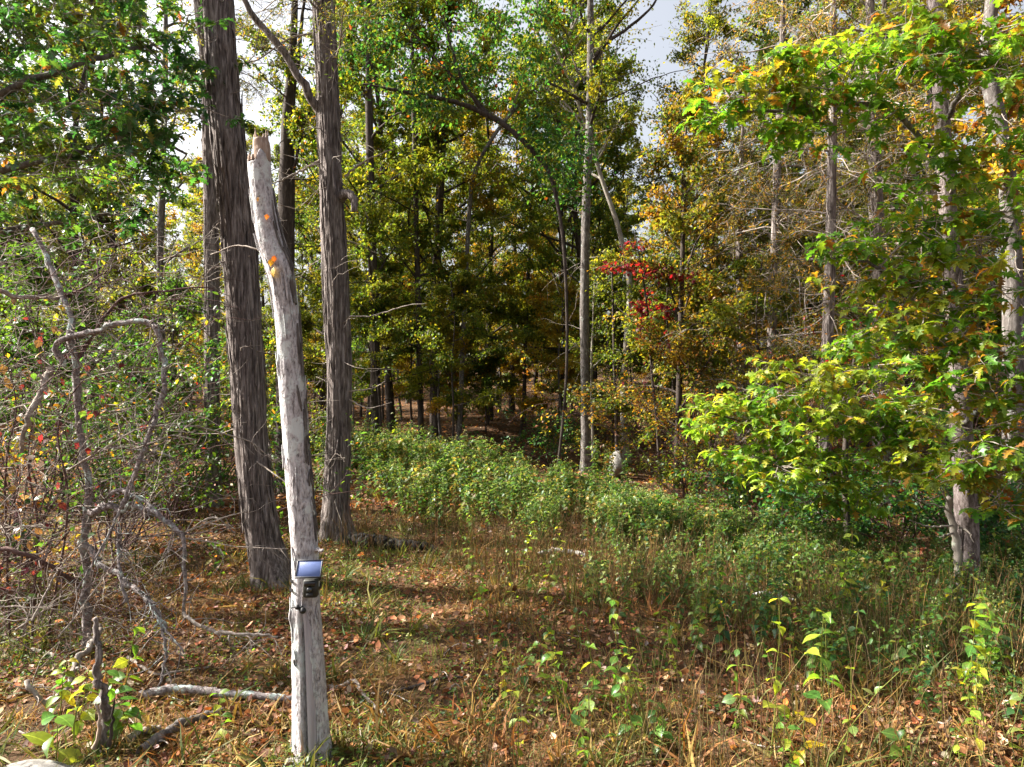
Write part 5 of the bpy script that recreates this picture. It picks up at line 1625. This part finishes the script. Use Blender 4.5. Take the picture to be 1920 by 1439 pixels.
# ================================================================== HERBS
herb_protos = []
HP = [HERB, HERB + GREEN, HERB + YELLOW[:1], HERB, [((.16, .10, .035), 3), ((.22, .17, .05), 3), ((.12, .16, .04), 2)], HERB + GREEN, HERB, GREEN, GREEN + DKGREEN, GREEN + HERB[:1]]
for v in range(10):
    rng = np.random.default_rng(700 + v)
    mb = MB()
    H = rng.uniform(.75, 1.1)
    Q = limb_path(rng, [0, 0, -.03], [rng.normal(0, .08), rng.normal(0, .08), 1], H, 7, .05)
    tube(mb, Q, np.linspace(.005, .002, 7), 4, (.11, .10, .03), cap=False)
    nn = int(rng.integers(8, 11))
    for k in range(nn):
        u = (.28 + .7 * k / nn) * 6
        j = min(5, int(u))
        p = Q[j] + (Q[j + 1] - Q[j]) * (u - j)
        yaw = k * 1.57 + np.array([0, np.pi]) + rng.normal(0, .3, 2)
        s = .165 * (1 - .45 * k / nn) * rng.uniform(.8, 1.2)
        leaf_mass(mb, np.tile(p, (2, 1)), leaf_frames(rng, 2, -.15, .3, .3, yaw), np.full(2, s), HERBLEAF if v % 2 else HERBLEAF2, pal(rng, 2, HP[v], .2))
    for k in range(3):
        a = rng.uniform(0, 6.28)
        S = limb_path(rng, Q[4], [math.cos(a) * .6, math.sin(a) * .6, 1], H * .28, 4, .08)
        tube(mb, S, np.linspace(.003, .0015, 4), 3, (.11, .11, .03), cap=False)
        leaf_mass(mb, S[[1, 2, 2, 3, 3, 3]], leaf_frames(rng, 6, .1, .4, .4), rng.uniform(.06, .11, 6), HERBLEAF, pal(rng, 6, HP[v], .2))
    pts = Q[-1] + rng.normal(0, 1, (9, 3)) * np.array([.03, .03, .025])
    leaf_mass(mb, pts, leaf_frames(rng, 9, .5, .6, .8), rng.uniform(.014, .03, 9), RHOMB, pal(rng, 9, [((.34, .34, .22), 2), ((.22, .26, .10), 3)], .2))
    herb_protos.append(mb)
herb_mesh = [m.mesh('weed_plant', M['herb']) for m in herb_protos]
rng = np.random.default_rng(720)
npl = 1650
px = np.concatenate([rng.uniform(575, 1940, npl), rng.uniform(600, 1250, npl)])
f0, b0 = patch_front(px), patch_back(px)
d = f0 + (b0 - f0) * rng.random(npl * 2) ** .75
dens = vnoise(px / 60, d, 1.2, 51)
tt = (d - f0) / (b0 - f0)
keep = (dens * (np.where(px < 1300, .02, .2) + 1.25 * np.clip(tt, 0, 1)) > rng.uniform(.1, .6, npl * 2)) & ~((px < 690) & (d < 13.5))
px, d = px[keep][:npl], d[keep][:npl]
ex = rng.uniform(1100, 1930, 170)
ex = ex[rng.random(170) < np.clip((ex - 850) / 500, .25, 1)]
bx = rng.uniform(1105, 1180, 12)
px = np.concatenate([px, ex, bx])
d = np.concatenate([d, patch_front(ex) - 2.6 * rng.random(len(ex)) ** 1.3 + .4, rng.uniform(17.2, 18.4, 12)])
o_ = np.argsort(d)
px, d = px[o_], d[o_]
pick = np.zeros(len(px), bool)
pick[np.linspace(0, len(px) * .55, 285).astype(int)] = True
rest = MB()
for k in range(len(px)):
    v = int(rng.integers(7, 10)) if rng.random() < np.clip((px[k] - 1080) / 350, 0, .85) else int(rng.integers(7))
    p = on_ground(px[k], d[k])
    s = (rng.uniform(0.55, 1.05) + .35 * vnoise(p[0], p[1], 1.1, 77)) * (.62 + .5 * min(1, max(0, (d[k] - 9) / 9)))
    a = rng.uniform(0, 6.28)
    if pick[k]:
        o = bpy.data.objects.new('weed_plant', herb_mesh[v])
        col.objects.link(o)
        o.location = p
        o.rotation_euler = (rng.normal(0, .06), rng.normal(0, .06), a)
        o.scale = (s, s, s)
        tag(o, 'tall leafy weed with small pale seed head in the dense herb patch', 'weed', 'weeds of the herb patch')
    else:
        m = herb_protos[v]
        Rz = np.array([[math.cos(a), -math.sin(a), 0], [math.sin(a), math.cos(a), 0], [0, 0, 1]])
        rest.add(np.concatenate(m.v) @ Rz.T * s + p, [q for q in m.f], np.concatenate(m.c))
tag(rest.build('herb_patch', M['herb'], None), 'dense patch of leafy weeds at the foot of the woods', kind='stuff')


# foreground plants: one stem, leaves in pairs, each leaf a part
def leafy_plant(label, px, d, H, nn, leaf, palette, seed, lean=(0, 0), group='leafy plants of the clearing', start=.35):
    rng = np.random.default_rng(seed)
    b = on_ground(px, d)
    t = thing('leafy_plant', label, 'plant', b, group)
    Q = limb_path(rng, b - np.array([0, 0, .02]), [lean[0] + rng.normal(0, .06), lean[1] + rng.normal(0, .06), 1], H, 8, .06)
    mb = MB()
    tube(mb, Q, np.linspace(.005, .002, 8), 5, (.16, .17, .035), cap=False)
    mb.build('stem', M['stem'], t, b)
    for k in range(nn):
        u = min(6.99, (start + (1 - start) * k / max(1, nn - 1)) * 7)
        j = int(u)
        p = Q[j] + (Q[min(7, j + 1)] - Q[j]) * (u - j)
        yaw = k * 1.57 + seed + np.array([0, np.pi]) + rng.normal(0, .35, 2)
        F = leaf_frames(rng, 2, -.2, .35, .4, yaw)
        s = leaf * (1 - .45 * k / nn) * rng.uniform(.75, 1.2, 2)
        c = pal(rng, 2, palette, .2)
        for q in range(2):
            place_leaf(t, b, p, F[q], float(s[q]), 'egg' if (k + q) % 2 else 'egg2', EGG if (k + q) % 2 else EGG2, M['leaf_piece'], c[q])
    return t


YPL = [((.22, .26, .03), 4), ((.34, .29, .03), 1.5), ((.15, .23, .025), 3)]
named = [
    ('low broad leaved green plant left of the pair at centre', 1040, dist_of(1330), .42, 3, .15, PLANT),
    ('broad leaved green plant second of the pair at centre', 1110, dist_of(1345), .48, 3, .14, PLANT),
    ('tall single stemmed plant with leaves all up it right of the centre pair', 1162, dist_of(1360), .85, 6, .11, PLANT),
    ('yellow green plant with round leaves before the pale log', 1030, dist_of(1150), .45, 4, .12, YPL),
    ('small green plant with drooping leaves below the herb patch', 893, dist_of(1170), .42, 4, .12, PLANT),
    ('pale leaved plant at the edge of the herb patch near the black log', 885, dist_of(1085), .5, 5, .09, HERB),
    ('bushy bright plant standing tallest in front of the oak sapling', 1563, dist_of(1200), .95, 9, .12, PLANT + YPL),
    ('slender plant right of the tall bushy one with red tipped top', 1640, dist_of(1190), .8, 7, .09, PLANT),
    ('upright plant with small leaves left of the twin stemmed oak', 1725, dist_of(1180), .65, 7, .09, PLANT),
    ('plant with two big pointed leaves near the right bottom', 1540, dist_of(1400), .85, 4, .15, PLANT),
    ('leaning tall plant with a bent tip at lower right', 1445, dist_of(1425), 1.0, 4, .11, YPL, (.05, .0)),
    ('branching bright yellow green plant in front of the twin stemmed oak', 1810, dist_of(1340), .8, 9, .13, PLANT + YPL),
    ('tall green plant at the right edge', 1895, dist_of(1330), .8, 8, .12, PLANT),
    ('small dark green plant at the bottom right', 1690, dist_of(1450), .28, 3, .14, GREEN),
    ('low plant with a single golden yellow leaf near the bottom', 1508, dist_of(1432), .3, 1, .15, [((.42, .31, .02), 1)]),
    ('tiny upright green plant at the bottom left of the golden leaf', 1160, dist_of(1440), .3, 3, .08, GREEN),
    ('leafy green plant at the foot of the twin stemmed oak', 1770, dist_of(1215), .5, 6, .12, PLANT),
    ('tall pale leaved plant rising out of the herb patch at centre right', 1375, dist_of(1050), .9, 8, .10, HERB),
    ('light green plant before the white stick', 1350, dist_of(1190), .55, 5, .12, PLANT),
    ('pale yellow plant with narrow leaves beyond the white stick', 1440, dist_of(1120), .6, 6, .10, YPL),
    ('big leaved dark green plant beside the dead stump', 215, 4.85, .5, 4, .17, GREEN + PLANT),
    ('yellow leaved plant in front of the dead stump', 150, 4.9, .45, 7, .12, YPL),
    ('bright yellow plant behind the hooked branch', 110, 5.2, .4, 7, .11, YPL + PLANT),
    ('plant with one large drooping leaf before the hooked branch', 105, 4.6, .3, 2, .19, PLANT),
    ('green plant with round leaves right of the dead stump', 250, 4.9, .4, 3, .15, PLANT),
    ('small green plant under the log at lower left', 415, 4.9, .3, 3, .10, PLANT),
    ('thin stemmed green plant with few leaves behind the long fallen branch', 232, 5.5, .55, 3, .12, PLANT),
]
for q, a in enumerate(named):
    leafy_plant(a[0], a[1], a[2], a[3] * 1.12, a[4] + 1, a[5] * 1.2, a[6], 800 + q, a[7] if len(a) > 7 else (0, 0))
rng = np.random.default_rng(850)
for q in range(84):
    px = rng.uniform(930, 1930)
    d = rng.uniform(4.4, patch_front(px) + .3)
    leafy_plant('slender ' + ['bright green', 'fresh green', 'yellow green', 'pale green'][q % 4] + ' stem with paired leaves in the weedy right clearing', px, d, rng.uniform(.25, .8), int(rng.integers(3, 8)), rng.uniform(.06, .14), [PLANT, PLANT + GREEN, YPL, HERB][q % 4], 860 + q, (rng.normal(0, .16), rng.normal(0, .16)), group='slender leafy stems of the clearing')
